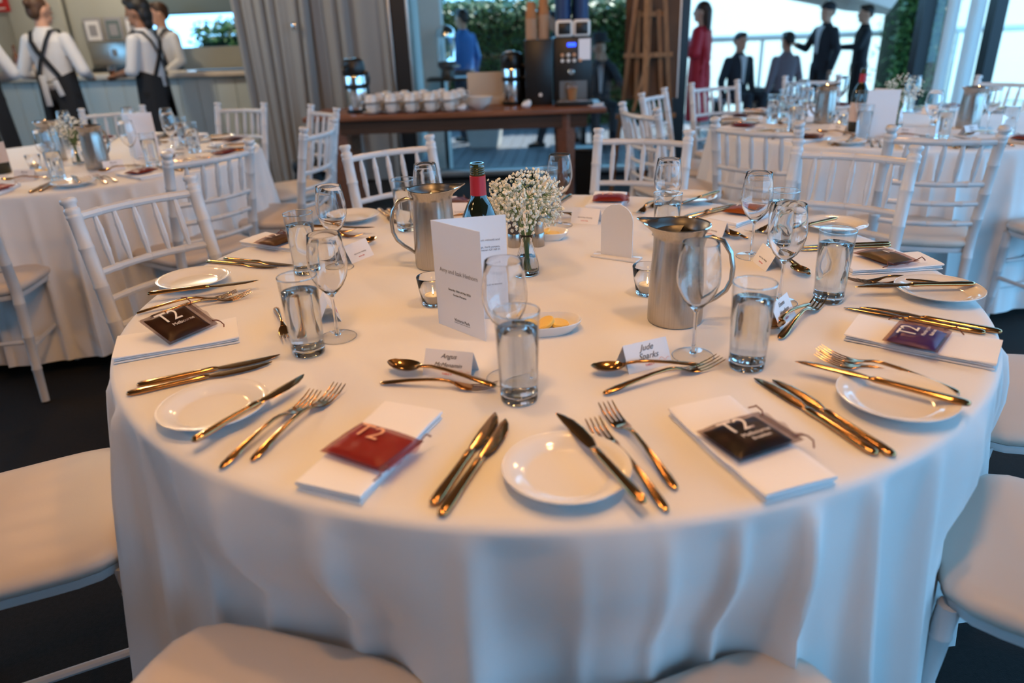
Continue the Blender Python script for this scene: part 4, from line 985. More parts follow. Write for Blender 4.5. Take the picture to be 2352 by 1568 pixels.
obj('display', MB().rbox((-.012, -.136, .408), (.062, .01, .026), .003).mesh('s', 'screen_blue'), mc)
for r_, z in ((0, .340), (1, .302)):
    for k in range(4 if r_ else 3):
        obj('button', MB().lathe([(.0004, 0), (.0125, 0), (.0125, .006), (.010, .008), (.0004, .008)], 16, M=Euler((PI/2, 0, 0)).to_matrix()).mesh('bt', 'button_orange' if (r_ == 0 and k != 1) or k == 3 else 'button_white'), mc, (-.078+.043*k, -.13, z))
obj('knob', MB().lathe([(.0004, 0), (.024, 0), (.024, .012), (.018, .018), (.0004, .018)], 24, M=Euler((PI/2, 0, 0)).to_matrix()).mesh('k', 'steel'), mc, (-.015, -.13, .225))
obj('notice_sheet', MB().box((.082, -.134, .375), (.085, .003, .14)).mesh('ns', 'paper', False), mc)
for sx in (-.062, .062):
    h = obj('hopper_frame', MB().rbox((sx, -.10, .515), (.124, .05, .115), .02, 3).mesh('hf', 'button_white'), mc)
    obj('hopper_window', MB().rbox((sx, -.122, .515), (.090, .016, .080), .012, 2).mesh('hw', 'black_plastic'), h)
    obj('bean_hopper', MB().loftz([(sx, .03, .455, .055, .11), (sx, .03, .60, .060, .13), (sx, .03, .75, .060, .13)], 20).mesh('bh', 'blue_box'), mc)
pc = thing('paper_cup', 'brown paper cup with clear domed lid on the machine drip tray', 'cup', (.335, 3.875, .788))
obj('cup_body', MB().lathe([(.0004, 0), (.026, 0), (.037, .082), (.038, .084), (.036, .083), (.0004, .08)], 24).mesh('cb', 'kraft'), pc)
obj('domed_lid', MB().lathe([(.039, .083), (.040, .088), (.036, .092), (.033, .108), (.024, .119), (.0004, .122)], 24).mesh('dl', 'lid_clear'), pc)
bx_ = thing('black_box', 'tall plain black dispenser box left of the coffee machine', 'dispenser', (.095, 4.06, .75))
obj('casing', MB().rbox((0, 0, .225), (.20, .22, .45), .008).mesh('cs', 'black_plastic'), bx_)
obj('round_badge', MB().lathe([(.0004, 0), (.013, 0), (.013, .003), (.0004, .003)], 18, M=Euler((PI/2, 0, 0)).to_matrix()).mesh('rb', 'button_white'), bx_, (.01, -.1105, .075))
cupk = MB()
pk = [(.0004, 0), (.036, 0), (.037, .003)]
for sx, n_, l in ((-.045, 13, 'stack of brown paper cups on the black box, shorter left one'), (.045, 15, 'stack of brown paper cups on the black box, taller right one')):
    st = thing('paper_cup_stack', l, 'cup stack', (.095+sx, 4.06, 1.2005), 0, 'stacked paper cups')
    me1 = MB().lathe([(.042, 0), (.043, .004), (.0405, .006), (.039, .020), (.037, .020), (.0395, .004)], 20).mesh('cr', 'kraft_pale')
    for k in range(n_-1): obj('paper_cup', me1, st, (0, 0, .0115*k))
    obj('top_cup', MB().lathe([(.042, 0), (.043, .004), (.0405, .006), (.029, .108), (.027, .110), (.0004, .108)], 20).mesh('tc', 'kraft'), st, (0, 0, .0115*(n_-1)))
# cups and saucers
def make_cup():
    t = thing('coffee_cup', 'x', 'cup')
    obj('cup_bowl', MB().lathe([(.0004, .002), (.020, .001), (.022, 0), (.024, .002), (.034, .012), (.041, .032), (.043, .056), (.0425, .058), (.0405, .056), (.0385, .033), (.031, .014), (.0004, .008)], 20).mesh('cb', 'cup_white'), t)
    obj('handle', MB().tube([(.040, 0, .046), (.056, 0, .048), (.064, 0, .036), (.058, 0, .022), (.037, 0, .018)], .0045, 6).mesh('ch', 'cup_white'), t)
    return t
cup0 = make_cup(); proto_done(cup0)
sau0 = thing('saucer', 'x', 'saucer')
obj('saucer_dish', MB().lathe([(.0004, .004), (.022, .004), (.024, 0), (.030, 0), (.034, .004), (.055, .010), (.068, .016), (.0685, .018), (.056, .0135), (.030, .0075), (.0004, .007)], 24).mesh('sd', 'cup_white'), sau0); proto_done(sau0)
cn = ('first', 'second', 'third', 'fourth', 'fifth')
for c in range(5):
    for r_ in range(3):
        x, y = -1.115+.140*c+.055*r_*0.6, 3.775+.135*r_
        w = f'{cn[c]} column from left on the coffee table, ' + ('front row', 'middle row', 'back row')[r_]
        place(sau0, f'white saucer, {w}, lower one', (x, y, .7505), 0, 'saucers on the coffee table')
        place(cup0, f'white cup, {w}, lower one', (x, y, .7585), R(-15), 'cups on the coffee table')
        place(sau0, f'white saucer, {w}, upper one', (x, y, .8170), 0, 'saucers on the coffee table')
        place(cup0, f'upturned white cup, {w}, upper one', (x, y, .8835+.0005), (PI, 0, R(15)), 'cups on the coffee table')
for k in range(3):
    b = thing('serving_bowl', ('small pale bowl, lowest of the stack right of the cups', 'small pale bowl, middle of the stack right of the cups', 'small pale bowl, top of the stack right of the cups')[k], 'bowl', (-.35+.006*k, 3.86, .7505+.017*k), 0, 'stacked bowls')
    obj('bowl_body', MB().lathe([(.0004, .004), (.035, .004), (.037, 0), (.042, .003), (.07, .022), (.095, .050), (.0955, .052), (.093, .051), (.066, .024), (.035, .009), (.0004, .008)], 24).mesh('bb', 'cup_white'), b)
    obj('rim', MB().lathe([(.0935, .050), (.0965, .051), (.0965, .0535), (.0935, .0535)], 24).mesh('rm', 'cup_white'), b)
cr = thing('carton', 'pale open carton standing between the bowls and the right airpot', 'box', (-.31, 4.20, .75))
obj('back_panel', MB().rbox((0, .05, .115), (.28, .012, .23), .003).mesh('bp', 'carton'), cr); obj('tray', MB().rbox((0, 0, .03), (.28, .11, .06), .004).mesh('tr', 'carton'), cr)
for k, (x, y, h, l) in enumerate(((-.47, 3.80, .045, 'crumpled pale blue napkin right of the cup columns'), (.0, 3.84, .05, 'folded pale blue napkin in front of the black box'))):
    o = obj('paper_napkin', blob(MB().ball((0, 0, h*.35), (.034, .026, h*.5), 10, 8).ball((.015, .01, h*.5), (.022, .016, h*.5), 10, 8).ball((-.018, -.008, h*.3), (.02, .018, h*.35), 10, 8), 'sign_white', .006, 1), None, (x, y, .755)); tag(o, l, 'napkin')
fo = thing('leaflet', 'pale blue sheet lying on the right end of the coffee table', 'leaflet', (.50, 3.86, .7505), R(-8))
obj('sheet', MB().box((0, 0, .002), (.10, .15, .004)).mesh('sh', 'paper', False), fo); obj('fold', MB().box((.052, 0, .006), (.012, .15, .004), ry=R(30)).mesh('fo', 'paper', False), fo)

# ------------------------------------------------------------------ easel seen from behind
es = thing('easel', 'wooden easel seen from behind holding a brown-backed board', 'easel', (.93, 4.25, 0), R(-6))
obj('front_leg', MB().box((-.17, -.02, .80), (.032, .025, 1.66), ry=R(6), rx=R(6)).mesh('l', 'easel_wood', False), es)
obj('front_leg', MB().box((.17, -.02, .80), (.032, .025, 1.66), ry=R(-6), rx=R(6)).mesh('l', 'easel_wood', False), es)
obj('rear_leg', MB().box((-.03, -.32, .74), (.034, .025, 1.56), rx=R(-17)).mesh('l', 'easel_wood', False), es)
obj('centre_bar', MB().box((0, -.03, 1.20), (.034, .02, 1.0), rx=R(6)).mesh('l', 'easel_wood', False), es)
obj('centre_bar', MB().box((-.08, -.03, 1.06), (.030, .02, .62), rx=R(6)).mesh('l', 'easel_wood', False), es); obj('centre_bar', MB().box((.09, -.03, 1.06), (.030, .02, .62), rx=R(6), ry=R(-5)).mesh('l', 'easel_wood', False), es)
for z, w in ((1.06, .36), (.62, .46), (1.34, .22)): obj('cross_bar', MB().box((0, -.035+(.0 if z < 1 else -.02), z), (w, .022, .034)).mesh('cb', 'easel_wood', False), es)
obj('brace', MB().box((-.05, -.12, .86), (.024, .018, .42), ry=R(16), rx=R(-14)).mesh('br', 'easel_wood', False), es)
bd = thing('display_board', 'brown-backed framed board resting on the easel', 'board', (.965, 4.30, .74), R(-6))
obj('backing', MB().box((0, 0, .55), (.40, .012, 1.10), rx=R(-5)).mesh('bk', 'board_back', False), bd)
obj('edge', MB().box((.206, .004, .55), (.012, .03, 1.10), rx=R(-5)).mesh('ed', 'frame_silver', False), bd)
tb = thing('rubbish_bin', 'plain black bin standing under the right end of the coffee table', 'bin', (.44, 4.05, 0))
obj('bin_body', MB().loftz([(0, 0, 0, .095, .095), (0, 0, .40, .125, .125)], 4).mesh('bb', 'black_plastic', False), tb, (0, 0, 0), (0, 0, PI/4)); obj('bin_rim', MB().rbox((0, 0, .41), (.19, .19, .03), .008).mesh('br', 'black_plastic'), tb)
bg_ = MB().ball((0, 0, .14), (.13, .10, .16), 14, 10).ball((.06, .02, .24), (.10, .07, .09), 12, 8).ball((-.06, 0, .27), (.07, .06, .08), 12, 8).ball((0, 0, .06), (.14, .11, .07), 12, 8)
tag(obj('black_bag', blob(bg_, 'black_bag', .012, 3), None, (-1.86, 4.50, .0)), 'black bag slumped on the floor at the foot of the grey curtain', 'bag')

# ------------------------------------------------------------------ bar
bar = thing('bar_counter', 'long pale bar counter with boarded front behind the left rear table', 'counter', (-3.92, 5.92, 0), R(-7.5))
obj('counter_body', MB().box((0.1, .25, .475), (4.4, .46, .95)).mesh('cb', 'bar_panel', False), bar)
for k in range(22): obj('board', MB().rbox((-2.0+.2*k, .01, .475), (.194, .02, .95), .003, 1).mesh('bd', 'bar_panel') , bar)
obj('worktop', MB().rbox((0.1, .22, .975), (4.5, .60, .045), .008).mesh('wt', 'bar_top'), bar)
obj('kickboard', MB().box((0.1, -.005, .05), (4.4, .02, .10)).mesh('kb', 'wall_dark', False), bar)
def on_bar(x, y): a = R(-7.5); return (-3.92+x*math.cos(a)-y*math.sin(a), 5.92+x*math.sin(a)+y*math.cos(a), .998)
def bar_bottle(name, x, y, h, r, m, label):
    t = thing(name, label, 'bottle', on_bar(x, y), 0, 'bottles on the bar')
    obj('bottle_glass', MB().lathe([(.0004, 0), (r, 0), (r, h*.55), (r*.8, h*.65), (r*.36, h*.76), (r*.34, h*.95), (r*.4, h), (.0004, h)], 20).mesh('b', m), t); obj('label_band', MB().lathe([(r*1.01, h*.15), (r*1.02, h*.15), (r*1.02, h*.42), (r*1.01, h*.42)], 20).mesh('l', 'label_cream'), t)
bar_bottle('spirit_bottle', -1.28, .10, .30, .036, 'bottle_amber', 'amber spirit bottle on the bar, nearest the left edge'); bar_bottle('spirit_bottle', -1.12, .06, .27, .045, 'bottle_amber', 'amber spirit bottle on the bar, left of the waiter seen from behind'); bar_bottle('spirit_bottle', -.94, .22, .25, .03, 'bottle_glass', 'dark bottle on the bar behind the waiter seen from behind')
tag(obj('blue_carton', MB().rbox((0, 0, .11), (.17, .12, .22), .006).mesh('bc', 'blue_box'), None, on_bar(-.02, .36)), 'dark blue carton on the bar between the waiters', 'box')
tc_ = thing('candle_cup', 'glowing amber cup on the bar between the waiters', 'candle', on_bar(.22, .03)); obj('cup', MB().lathe([(.0004, 0), (.035, 0), (.048, .10), (.044, .10), (.032, .01), (.0004, .01)], 20).mesh('c', 'print_peach'), tc_); obj('glow', MB().lathe([(.0004, .012), (.030, .012), (.040, .085), (.0004, .09)], 20).mesh('g', 'lamp_glow'), tc_)
for k in range(3): place(wine0, ('stemmed glass on the bar near the curtain, left one', 'stemmed glass on the bar near the curtain, middle one', 'stemmed glass on the bar near the curtain, right one')[k], Vector(on_bar(1.42+.11*k, .22+.06*(k % 2))), 0, 'glasses on the bar')
tag(obj('bar_mat', MB().rbox((0, 0, .006), (.62, .16, .012), .003).mesh('bm', 'black_plastic'), None, on_bar(1.0, .12), (0, 0, R(-7.5))), 'black rubber mat on the bar beside the tie-wearing waiter', 'mat')
for k, x in enumerate((-4.98, -4.74, -4.50)):
    t = thing('picture_frame', ('framed print on the wall behind the bar, left one', 'framed print on the wall behind the bar, middle one', 'framed print on the wall behind the bar, right one')[k], 'picture', (x, 7.40, 1.42), 0, 'framed prints behind the bar')
    obj('frame', MB().rbox((0, 0, 0), (.21, .025, .27), .006).mesh('f', 'ink_grey'), t); obj('print', MB().box((0, -.014, 0), (.155, .003, .205)).mesh('p', 'paper' if k != 1 else 'bulkhead_grey', False), t); obj('image', MB().box((0, -.0165, .0), (.09, .002, .12)).mesh('i', 'ink_grey', False), t)
cof = thing('espresso_machine', 'grey espresso machine on the back bench behind the waiters', 'coffee machine', (-4.55, 7.1, .95)); obj('body', MB().rbox((0, 0, .19), (.55, .4, .34), .03).mesh('b', 'steel'), cof); obj('drip_tray', MB().rbox((0, -.25, .05), (.45, .14, .06), .01).mesh('d', 'black_plastic'), cof); obj('group_head', MB().lathe([(.0004, .20), (.035, .20), (.035, .27), (.0004, .27)], 16, (0, -.22, 0)).mesh('g', 'chrome'), cof)
bb = thing('back_bench', 'pale bench along the wall behind the bar', 'counter', (-4.1, 7.2, 0)); obj('bench_body', MB().box((0, 0, .45), (3.9, .44, .90)).mesh('b', 'bar_panel', False), bb); obj('bench_top', MB().rbox((0, -.01, .925), (4.0, .48, .045), .006).mesh('t', 'bar_top'), bb)
sg = thing('fire_sign', 'red sign with a white pictogram at the top left corner', 'sign', (-5.92, 7.295, 1.80)); obj('plate', MB().rbox((0, 0, 0), (.21, .008, .30), .004).mesh('p', 'sign_red'), sg)
obj('pictogram', MB().rbox((0, -.006, .03), (.075, .003, .16), .02, 2).mesh('q', 'sign_white'), sg); obj('pictogram_bar', MB().box((0, -.006, -.115), (.11, .003, .012)).mesh('r', 'sign_white', False), sg)
pd = thing('stand_pole', 'thin dark pole rising behind the bar by the wall prints', 'pole', (-5.05, 7.05, .95)); obj('shaft', MB().tube([(0, 0, 0), (0, 0, .95)], .012, 8).mesh('s', 'black_plastic'), pd); obj('head', MB().rbox((0, 0, .97), (.08, .05, .05), .01).mesh('h', 'black_plastic'), pd)
# outdoors: dispenser on a bracket, planter, parasol, chair
dp = thing('glass_dispenser', 'chrome-lidded glass dispenser on a black tray stand outside the door', 'dispenser', (-.76, 5.95, DZ))
obj('tray', MB().rbox((.02, 0, 1.02), (.44, .30, .03), .008).mesh('t', 'black_plastic'), dp); obj('stand_leg', MB().tube([(-.06, 0, 0), (-.06, 0, 1.0)], .018, 8).mesh('l', 'black_plastic'), dp); obj('stand_foot', MB().lathe([(.0004, 0), (.16, 0), (.15, .015), (.0004, .02)], 20, (-.06, 0, 0)).mesh('f', 'black_plastic'), dp)
obj('tank', MB().lathe([(.0004, 1.17), (.085, 1.17), (.09, 1.18), (.09, 1.40), (.085, 1.40), (.083, 1.185), (.0004, 1.18)], 24).mesh('g', 'glass', ang=70), dp); obj('dome_lid', MB().lathe([(.096, 1.40), (.096, 1.43), (.085, 1.47), (.05, 1.50), (.0004, 1.515)], 24).mesh('d', 'chrome'), dp); obj('lower_body', MB().lathe([(.07, 1.035), (.06, 1.10), (.095, 1.14), (.095, 1.17), (.0004, 1.17)], 24).mesh('lb', 'black_plastic'), dp); obj('tap', MB().tube([(.05, -.06, 1.13), (.13, -.10, 1.14)], .014, 8).mesh('tp', 'chrome'), dp)
pt = thing('planter', 'pale square stone planter standing on the deck under the coffee table view', 'planter', (-.54, 8.35, DZ), R(38)); obj('pot', MB().loftz([(0, 0, 0, .26, .26), (0, 0, .52, .36, .36)], 4).mesh('p', 'planter_pale', False), pt); obj('soil', MB().loftz([(0, 0, .51, .33, .33), (0, 0, .525, .33, .33)], 4).mesh('s', 'hedge_core', False), pt)
ps = thing('parasol', 'large pale canvas parasol in the sunlit garden outside', 'parasol', (4.25, 9.3, DZ))
obj('pole', MB().tube([(0, 0, 0), (0, 0, 2.4)], .025, 10).mesh('p', 'frame_silver'), ps); obj('base', MB().lathe([(.0004, 0), (.3, 0), (.28, .05), (.0004, .06)], 20).mesh('b', 'steel_dark'), ps)
for k in range(8):
    a0, a1 = 2*PI*k/8, 2*PI*(k+1)/8; r0 = 1.05
    V = [(0, 0, 2.22), (r0*math.cos(a0), r0*math.sin(a0), 1.58), (r0*math.cos(a1), r0*math.sin(a1), 1.58), (r0*.96*math.cos(a0), r0*.96*math.sin(a0), 1.46), (r0*.96*math.cos(a1), r0*.96*math.sin(a1), 1.46)]
    V = [Matrix.Rotation(R(14), 3, 'Y') @ (Vector(q)-Vector((0, 0, 2.22)))+Vector((0, 0, 2.42)) for q in V]
    obj('canopy_panel', MB().add(V, [(0, 1, 2), (1, 3, 4, 2)]).mesh('c', 'canvas', False), ps)

# ------------------------------------------------------------------ people
def hand(mb, w, d, up, k=1.0):
    d = Vector(d).normalized(); up = Vector(up); up = (up-d*up.dot(d)).normalized(); sd = d.cross(up); w = Vector(w)
    mb.caps(w, w+d*.05*k, .026*k, .030*k, 10)
    for i in range(4):
        o = sd*(-.030+.020*i)*k; L = (.060, .072, .076, .064)[i]*k; b = w+d*.075*k+o; m = b+d*L*.55-up*.006*k; e = m+d*L*.35-up*.022*k
        mb.caps(b-d*.02*k, m, .0095*k, .009*k, 8); mb.caps(m, e, .009*k, .0078*k, 8)
    tb = w+d*.030*k-sd*.030*k; tm = tb+(d*.7-sd*.7).normalized()*.035*k; mb.caps(tb, tm, .012*k, .0105*k, 8); mb.caps(tm, tm+(d*.95-sd*.2-up*.2).normalized()*.026*k, .0105*k, .009*k, 8)
def person(label, loc, yawd, H=1.72, skin='skin', shirt='shirt_white', trouser='trouser_black', hair='hair_brown', hairstyle='short', pose=None, sleeves='long', apron=None, head_yaw=0, vox=.010, tie=False, dress=None, hat=None, jacket=None, cap=False, shoe='shoe_black'):
    s = H/1.75; P = dict(shl=(-.172, -.004, 1.392), shr=(.172, -.004, 1.392), ell=(-.245, -.03, 1.13), elr=(.245, -.03, 1.13), wrl=(-.255, .05, .90), wrr=(.255, .05, .90),
        hil=(-.092, 0, .93), hir=(.092, 0, .93), knl=(-.10, .02, .50), knr=(.10, .02, .50), anl=(-.105, -.02, .09), anr=(.105, -.02, .09), lean=0.0, dz=0.0)
    P.update(pose or {})
    J = {k: Vector(v) for k, v in P.items() if isinstance(v, tuple)}
    t = thing('person', label, 'person', loc, R(yawd)); t.scale = (s, s, s)
    dz = P['dz']; up0 = Vector((0, 0, dz)); HY = Matrix.Rotation(R(head_yaw), 3, 'Z')
    def hd(v): q = HY @ Vector((v[0], v[1], 0)); return Vector((q.x, q.y+P['lean'], v[2]+dz))
    hm = HY
    b = MB()
    b.ball(hd((0, .002, 1.645)), (.076, .096, .106), 18, 14, hm); b.ball(hd((0, .034, 1.572)), (.056, .060, .062), 14, 10, hm)
    b.caps(hd((0, .096, 1.650)), hd((0, .117, 1.612)), .010, .015, 8); b.ball(hd((0, .094, 1.572)), (.026, .012, .014), 8, 6, hm); b.ball(hd((0, .086, 1.672)), (.055, .018, .012), 10, 6, hm); b.ball(hd((0, .084, 1.535)), (.026, .018, .018), 8, 6, hm)
    for sx in (-1, 1): b.ball(hd((sx*.077, -.008, 1.632)), (.012, .020, .032), 8, 8, hm)
    b.caps(Vector((0, -.015, 1.43))+up0, hd((0, -.004, 1.56)), .058, .054, 12)
    b.loftz([(0, 0, .90+dz, .13, .09), (0, 0, 1.15+dz, .13, .09), (0, 0, 1.38+dz, .16, .095), (0, 0, 1.45+dz, .07, .06)], 16)
    for q in 'lr':
        b.caps(J['sh'+q]+up0, J['el'+q]+up0, .050, .041, 12); b.caps(J['el'+q]+up0, J['wr'+q]+up0, .041, .028, 12)
        fd = J['wr'+q]-J['el'+q]; hand(b, J['wr'+q]+up0, fd, (0, 0, 1) if abs(fd.normalized().z) < .8 else (0, 1, 0))
        b.caps(J['hi'+q]+up0, J['kn'+q]+(up0 if not P.get('sit') else Vector()), .080, .056, 12); b.caps(J['kn'+q], J['an'+q], .054, .036, 12); b.caps(J['an'+q], J['an'+q]+Vector((0, .12, -.05)), .036, .03, 10)
    obj('body', blob(b, skin, vox, 3), t)
    for sx in (-1, 1): obj('eye', MB().ball(hd((sx*.030, .0925, 1.645)), (.012, .006, .006), 8, 6).mesh('eye', 'eye'), t)
    obj('mouth', MB().ball(hd((0, .1045, 1.570)), (.022, .004, .0055), 8, 6).mesh('mouth', 'lips'), t)
    hb = MB()
    if hairstyle == 'short':
        hb.ball(hd((0, -.014, 1.678)), (.083, .098, .086), 16, 12, hm); hb.ball(hd((0, .050, 1.728)), (.062, .050, .030), 12, 8, hm); hb.ball(hd((0, -.062, 1.640)), (.072, .048, .068), 12, 10, hm)
    elif hairstyle == 'mop':
        hb.ball(hd((0, -.018, 1.690)), (.094, .108, .088), 16, 12, hm); hb.ball(hd((0, .070, 1.722)), (.070, .050, .042), 12, 8, hm); hb.ball(hd((0, -.076, 1.615)), (.082, .052, .095), 12, 10, hm); hb.ball(hd((0, -.085, 1.54)), (.060, .036, .06), 12, 10, hm)
    elif hairstyle == 'bun':
        hb.ball(hd((0, -.020, 1.676)), (.082, .094, .086), 16, 12, hm); hb.ball(hd((0, -.062, 1.625)), (.070, .046, .070), 12, 10, hm); hb.ball(hd((.012, -.108, 1.690)), (.036, .034, .036), 12, 8, hm)
    else:
        hb.ball(hd((0, -.014, 1.684)), (.086, .100, .084), 16, 12, hm); hb.caps(hd((0, -.06, 1.64)), hd((0, -.075, 1.42)), .075, .055, 12)
    obj('hair', blob(hb, hair, vox, 2), t)
    if hat:
        obj('hat', MB().lathe([(.145, 1.715), (.150, 1.720), (.098, 1.728), (.094, 1.80), (.080, 1.822), (.0004, 1.825)], 24, (0, P['lean'], dz)).mesh('hat', hat), t)
    if cap:
        cm = MB().ball(hd((0, -.005, 1.70)), (.092, .106, .078), 14, 10, hm); cm.ball(hd((0, .12, 1.70)), (.06, .06, .010), 10, 6, hm); obj('cap', blob(cm, 'suit_dark', vox, 2), t)
    # shirt
    if not dress:
        m = MB(); m.loftz([(0, 0, .88+dz, .158, .118), (0, 0, 1.0+dz, .152, .112), (0, 0, 1.14+dz, .155, .112), (0, 0, 1.28+dz, .172, .120), (0, -.004, 1.38+dz, .178, .112), (0, -.008, 1.435+dz, .135, .088), (0, -.010, 1.475+dz, .074, .070), (0, -.008, 1.50+dz, .066, .066)], 20)
        for q in 'lr':
            m.caps(J['sh'+q]+up0, J['el'+q]+up0, .061, .054, 12)
            e2 = J['wr'+q] if sleeves == 'long' else J['el'+q].lerp(J['wr'+q], .12)
            m.caps(J['el'+q]+up0, e2+up0, .053, .042 if sleeves == 'long' else .052, 12)
        obj('jacket' if jacket else 'shirt', blob(m, jacket or shirt, vox, 3), t)
        if jacket:
            obj('shirt_front', MB().add([(-.045, .125, 1.46+dz), (.045, .125, 1.46+dz), (.012, .137, 1.10+dz), (-.012, .137, 1.10+dz), (-.045, .05, 1.46+dz), (.045, .05, 1.46+dz), (.012, .07, 1.10+dz), (-.012, .07, 1.10+dz)], [(0, 1, 2, 3), (4, 7, 6, 5), (0, 4, 5, 1), (1, 5, 6, 2), (3, 2, 6, 7), (0, 3, 7, 4)]).mesh('sf', shirt), t)
        m = MB(); m.ball((0, -.005, .93+dz), (.166, .124, .12), 18, 12)
        for q in 'lr':
            kn = J['kn'+q] + (up0 if not P.get('sit') else Vector())
            m.caps(J['hi'+q]+up0, kn, .092, .070, 12); m.caps(kn, J['an'+q]+Vector((0, 0, .01)), .068, .054, 12)
        obj('trousers', blob(m, trouser, vox, 3), t)
    else:
        m = MB(); m.loftz([(.02, -.02, .28, .21, .16), (.01, -.01, .55, .20, .155), (0, 0, .85, .19, .14), (0, 0, 1.05, .17, .125), (0, 0, 1.25, .19, .13), (0, -.004, 1.38, .185, .11), (0, -.008, 1.44, .12, .08), (0, -.01, 1.47, .07, .065)], 22)
        for q in 'lr': m.caps(J['sh'+q], J['el'+q], .075, .085, 12); m.caps(J['el'+q], J['wr'+q], .085, .075, 12)
        m.grid(lambda u, v: (.30*(u-.5)*(1+.5*v), -.115-.05*math.sin(PI*u)*v-.01*math.sin(9*u)*v, 1.42-.70*v), 14, 10); m.grid(lambda u, v: (.30*(u-.5)*(1+.5*v), -.095, 1.42-.70*v), 14, 10)
        obj('dress', blob(m, dress, vox, 3), t)
    for q in 'lr':
        a = J['an'+q]; sm = MB().caps((a.x, a.y-.045, a.z-.048), (a.x+(a.x*.12), a.y+.145, a.z-.054), .040, .033, 12)
        if dress: sm.caps((a.x, a.y-.05, a.z-.05), (a.x, a.y-.055, .008), .018, .008, 8)
        obj('shoe', blob(sm, shoe, .008, 1), t)
    if tie: obj('tie', MB().add([(-.014, .086, 1.475), (.014, .086, 1.475), (.028, .128, 1.20), (0, .132, 1.16), (-.028, .128, 1.20), (-.014, .076, 1.475), (.014, .076, 1.475), (.028, .118, 1.20), (0, .122, 1.16), (-.028, .118, 1.20)], [(0, 1, 2, 3, 4), (5, 9, 8, 7, 6), (0, 5, 6, 1), (1, 6, 7, 2), (2, 7, 8, 3), (3, 8, 9, 4), (4, 9, 5, 0)]).mesh('tie', 'apron_black', False), t)
    if apron:
        def sk(u, v, o=0.0):
            a = R(-166)+R(332)*u+PI/2; z = 1.10-.62*v+.03*math.cos(a*2)*(1-v)
            return ((.170+.030*v+.006*math.sin(9*a)*v+o)*math.cos(a), (.126+.040*v+.008*math.sin(9*a)*v+o)*math.sin(a), z)
        m = MB().grid(lambda u, v: sk(u, v), 60, 12); m.grid(lambda u, v: sk(u, v, -.003), 60, 12)
        ap = obj('apron_skirt', m.mesh('as', 'apron_black', ang=70), t)
        def bib(u, v, o=0.0):
            x = (u-.5)*(.25-.11*v); z = 1.08+.28*v; return (x, math.sqrt(max(0, 1-(x/.20)**2))*(.124)+.006+o, z)
        m = MB().grid(lambda u, v: bib(u, v), 14, 8); m.grid(lambda u, v: bib(u, v, -.004), 14, 8); obj('apron_bib', m.mesh('ab', 'apron_black', ang=70), t)
        for sx in (-1, 1):
            # over the shoulder and crossing on the back
            pts = [(sx*.065, .128, 1.34), (sx*.085, .105, 1.42), (sx*.095, .040, 1.478), (sx*.090, -.060, 1.468), (sx*.070, -.118, 1.39), (sx*.030, -.130, 1.31), (-sx*.030, -.126, 1.22), (-sx*.080, -.112, 1.13), (-sx*.100, -.104, 1.09)]
            obj('apron_strap', MB().tube(pts, .021, 8, True, .25).mesh('st', 'apron_black', ang=70), t)
        if apron == 'towel':
            obj('tea_towel', MB().rbox((-.035, -.150, .98), (.055, .012, .26), .004).mesh('tt', 'shirt_white'), t); obj('tea_towel', MB().rbox((.085, -.138, 1.00), (.050, .012, .14), .004, ry=R(-14)).mesh('tt', 'shirt_white'), t)
            obj('apron_tie', MB().tube([(-.10, -.128, 1.06), (.0, -.140, 1.05), (.10, -.128, 1.06)], .012, 6, True, .4).mesh('at', 'apron_black'), t)
    return t
fw = dict(ell=(-.285, -.03, 1.13), elr=(.285, -.03, 1.13), wrl=(-.17, .20, 1.08), wrr=(.17, .20, 1.08))
person('waiter seen from behind at the bar in white shirt with crossed black apron straps', (-4.02, 4.90, 0), -4, 1.665, hair='hair_auburn', hairstyle='bun', pose=fw, apron='towel', head_yaw=-14)
person('dark-haired waiter in profile facing left with rolled white sleeves and black apron', (-3.30, 5.10, 0), 84, 1.625, skin='skin_dark', hair='hair_black', hairstyle='mop', pose=dict(ell=(-.22, .04, 1.14), elr=(.24, .06, 1.14), wrl=(-.10, .28, 1.10), wrr=(.12, .31, 1.10)), sleeves='short', apron='plain', tie=True)
person('waiter behind the bar wearing a white shirt, black tie and bib apron', (-3.86, 6.70, 0), 152, 1.655, hair='hair_brown', pose=dict(ell=(-.24, .02, 1.14), elr=(.27, .02, 1.14), wrl=(-.17, .22, 1.02), wrr=(.20, .18, 1.00)), apron='plain', tie=True, head_yaw=-34)
person('waiter cut off at the left edge in white shirt and black trousers', (-4.40, 4.42, 0), 40, 1.68, hair='hair_black', pose=fw, apron='plain')
gp = thing('tumbler_held', 'small clear tumbler in the hand of the waiter in profile', 'glass', (-3.62, 5.06, 1.02)); obj('glass_wall', MB().lathe([(.0004, 0), (.026, 0), (.030, .08), (.028, .08), (.024, .008), (.0004, .008)], 20).mesh('g', 'glass', ang=70), gp); obj('drink', MB().lathe([(.0004, .0082), (.0242, .0082), (.026, .045), (.0004, .045)], 20).mesh('d', 'bottle_amber'), gp)
D = lambda x, y: (x, y, DZ+.005)
person('person in a long red dress standing on the deck, seen through the glass', D(2.22, 8.1), 62, 1.66, hair='hair_brown', hairstyle='long', dress='dress_red', pose=dict(ell=(-.26, .0, 1.16), elr=(.22, .12, 1.16), wrl=(-.20, .20, 1.20), wrr=(.12, .30, 1.26)), vox=.014, shoe='shoe_white')
person('person in a bright blue shirt with back turned, beside the white column outside', D(-.80, 8.8), 50, 1.70, shirt='shirt_blue', trouser='trouser_navy', hair='hair_black', vox=.014)
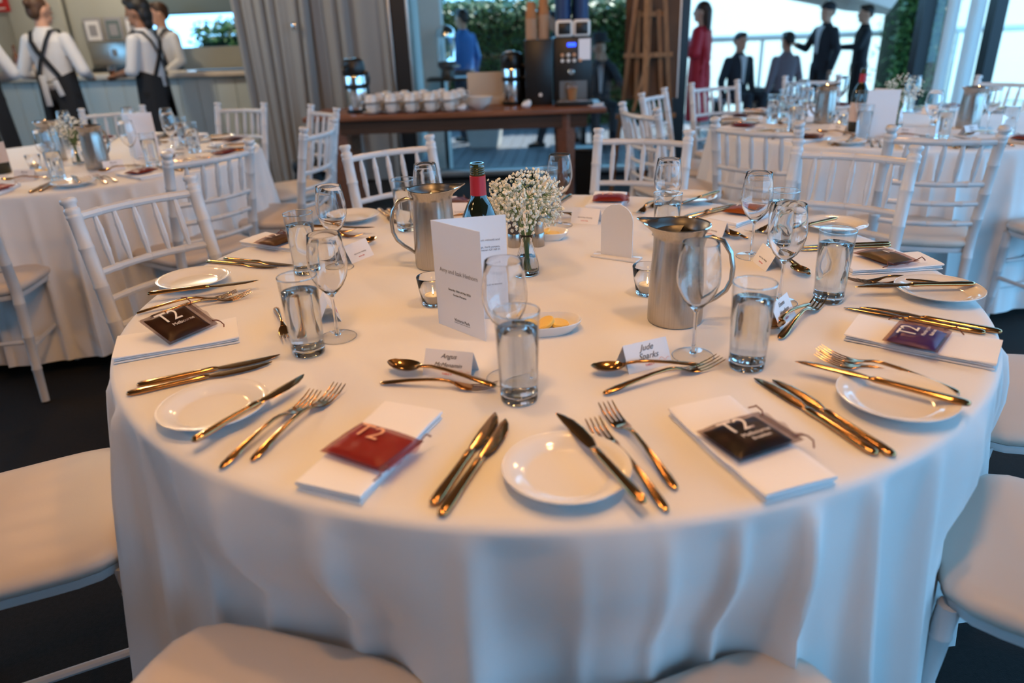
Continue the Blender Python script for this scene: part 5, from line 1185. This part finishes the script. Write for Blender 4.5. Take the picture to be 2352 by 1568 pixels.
sit = dict(sit=True, dz=-.46, knl=(-.12, .44, .49), knr=(.12, .44, .49), anl=(-.12, .42, .09), anr=(.12, .42, .09))
person('seated person in a dark suit and hat with both hands at the mouth, outside', D(0.98, 8.3), 185, 1.75, shirt='shirt_pink', jacket='suit_dark', trouser='suit_dark', hat='suit_dark', pose=dict(sit, ell=(-.24, .14, 1.22), elr=(.24, .14, 1.22), wrl=(-.06, .20, 1.48), wrr=(.06, .20, 1.48)), vox=.014)
person('seated person in dark clothes next to the red dress outside', D(2.98, 9.0), 200, 1.74, jacket='suit_dark', trouser='suit_dark', hair='hair_black', pose=sit, vox=.014)
person('seated person in a lilac-grey top with back turned, outside', D(3.62, 9.0), 20, 1.72, shirt='top_lilac', trouser='suit_dark', hair='hair_black', pose=sit, vox=.014)
person('standing person in a dark suit and cap in front of the pale garden wall', D(3.92, 8.5), 110, 1.60, jacket='suit_dark', trouser='suit_dark', hair='hair_black', cap=True, pose=dict(elr=(.24, .10, 1.16), wrr=(.16, .34, 1.22)), vox=.014)
person('standing person in black under the parasol, right of the capped one', D(4.50, 8.7), 75, 1.56, shirt='apron_black', trouser='trouser_black', hair='hair_black', pose=dict(ell=(-.30, .08, 1.2), wrl=(-.30, .34, 1.2)), vox=.014)
person('striding person in dark trousers whose legs show under the coffee table', D(.42, 8.1), 95, 1.62, shirt='suit_dark', trouser='suit_dark', hair='hair_black', pose=dict(knl=(-.10, .14, .52), anl=(-.10, .26, .09), knr=(.10, -.08, .50), anr=(.10, -.26, .10)), vox=.014)
def bench(x, y, w, rz, label):
    t = thing('garden_bench', label, 'bench', D(x, y), R(rz)); obj('seat_board', MB().rbox((0, 0, .42), (w, .42, .04), .008).mesh('s', 'deck_wood'), t)
    for sx in (-1, 1): obj('trestle', MB().rbox((sx*(w/2-.08), 0, .20), (.06, .38, .40), .006).mesh('l', 'frame_black'), t)
bench(0.98, 8.38, .60, 5, 'dark bench under the seated person in the hat'); bench(3.3, 9.05, 1.3, 5, 'dark bench under the two seated people by the garden wall')
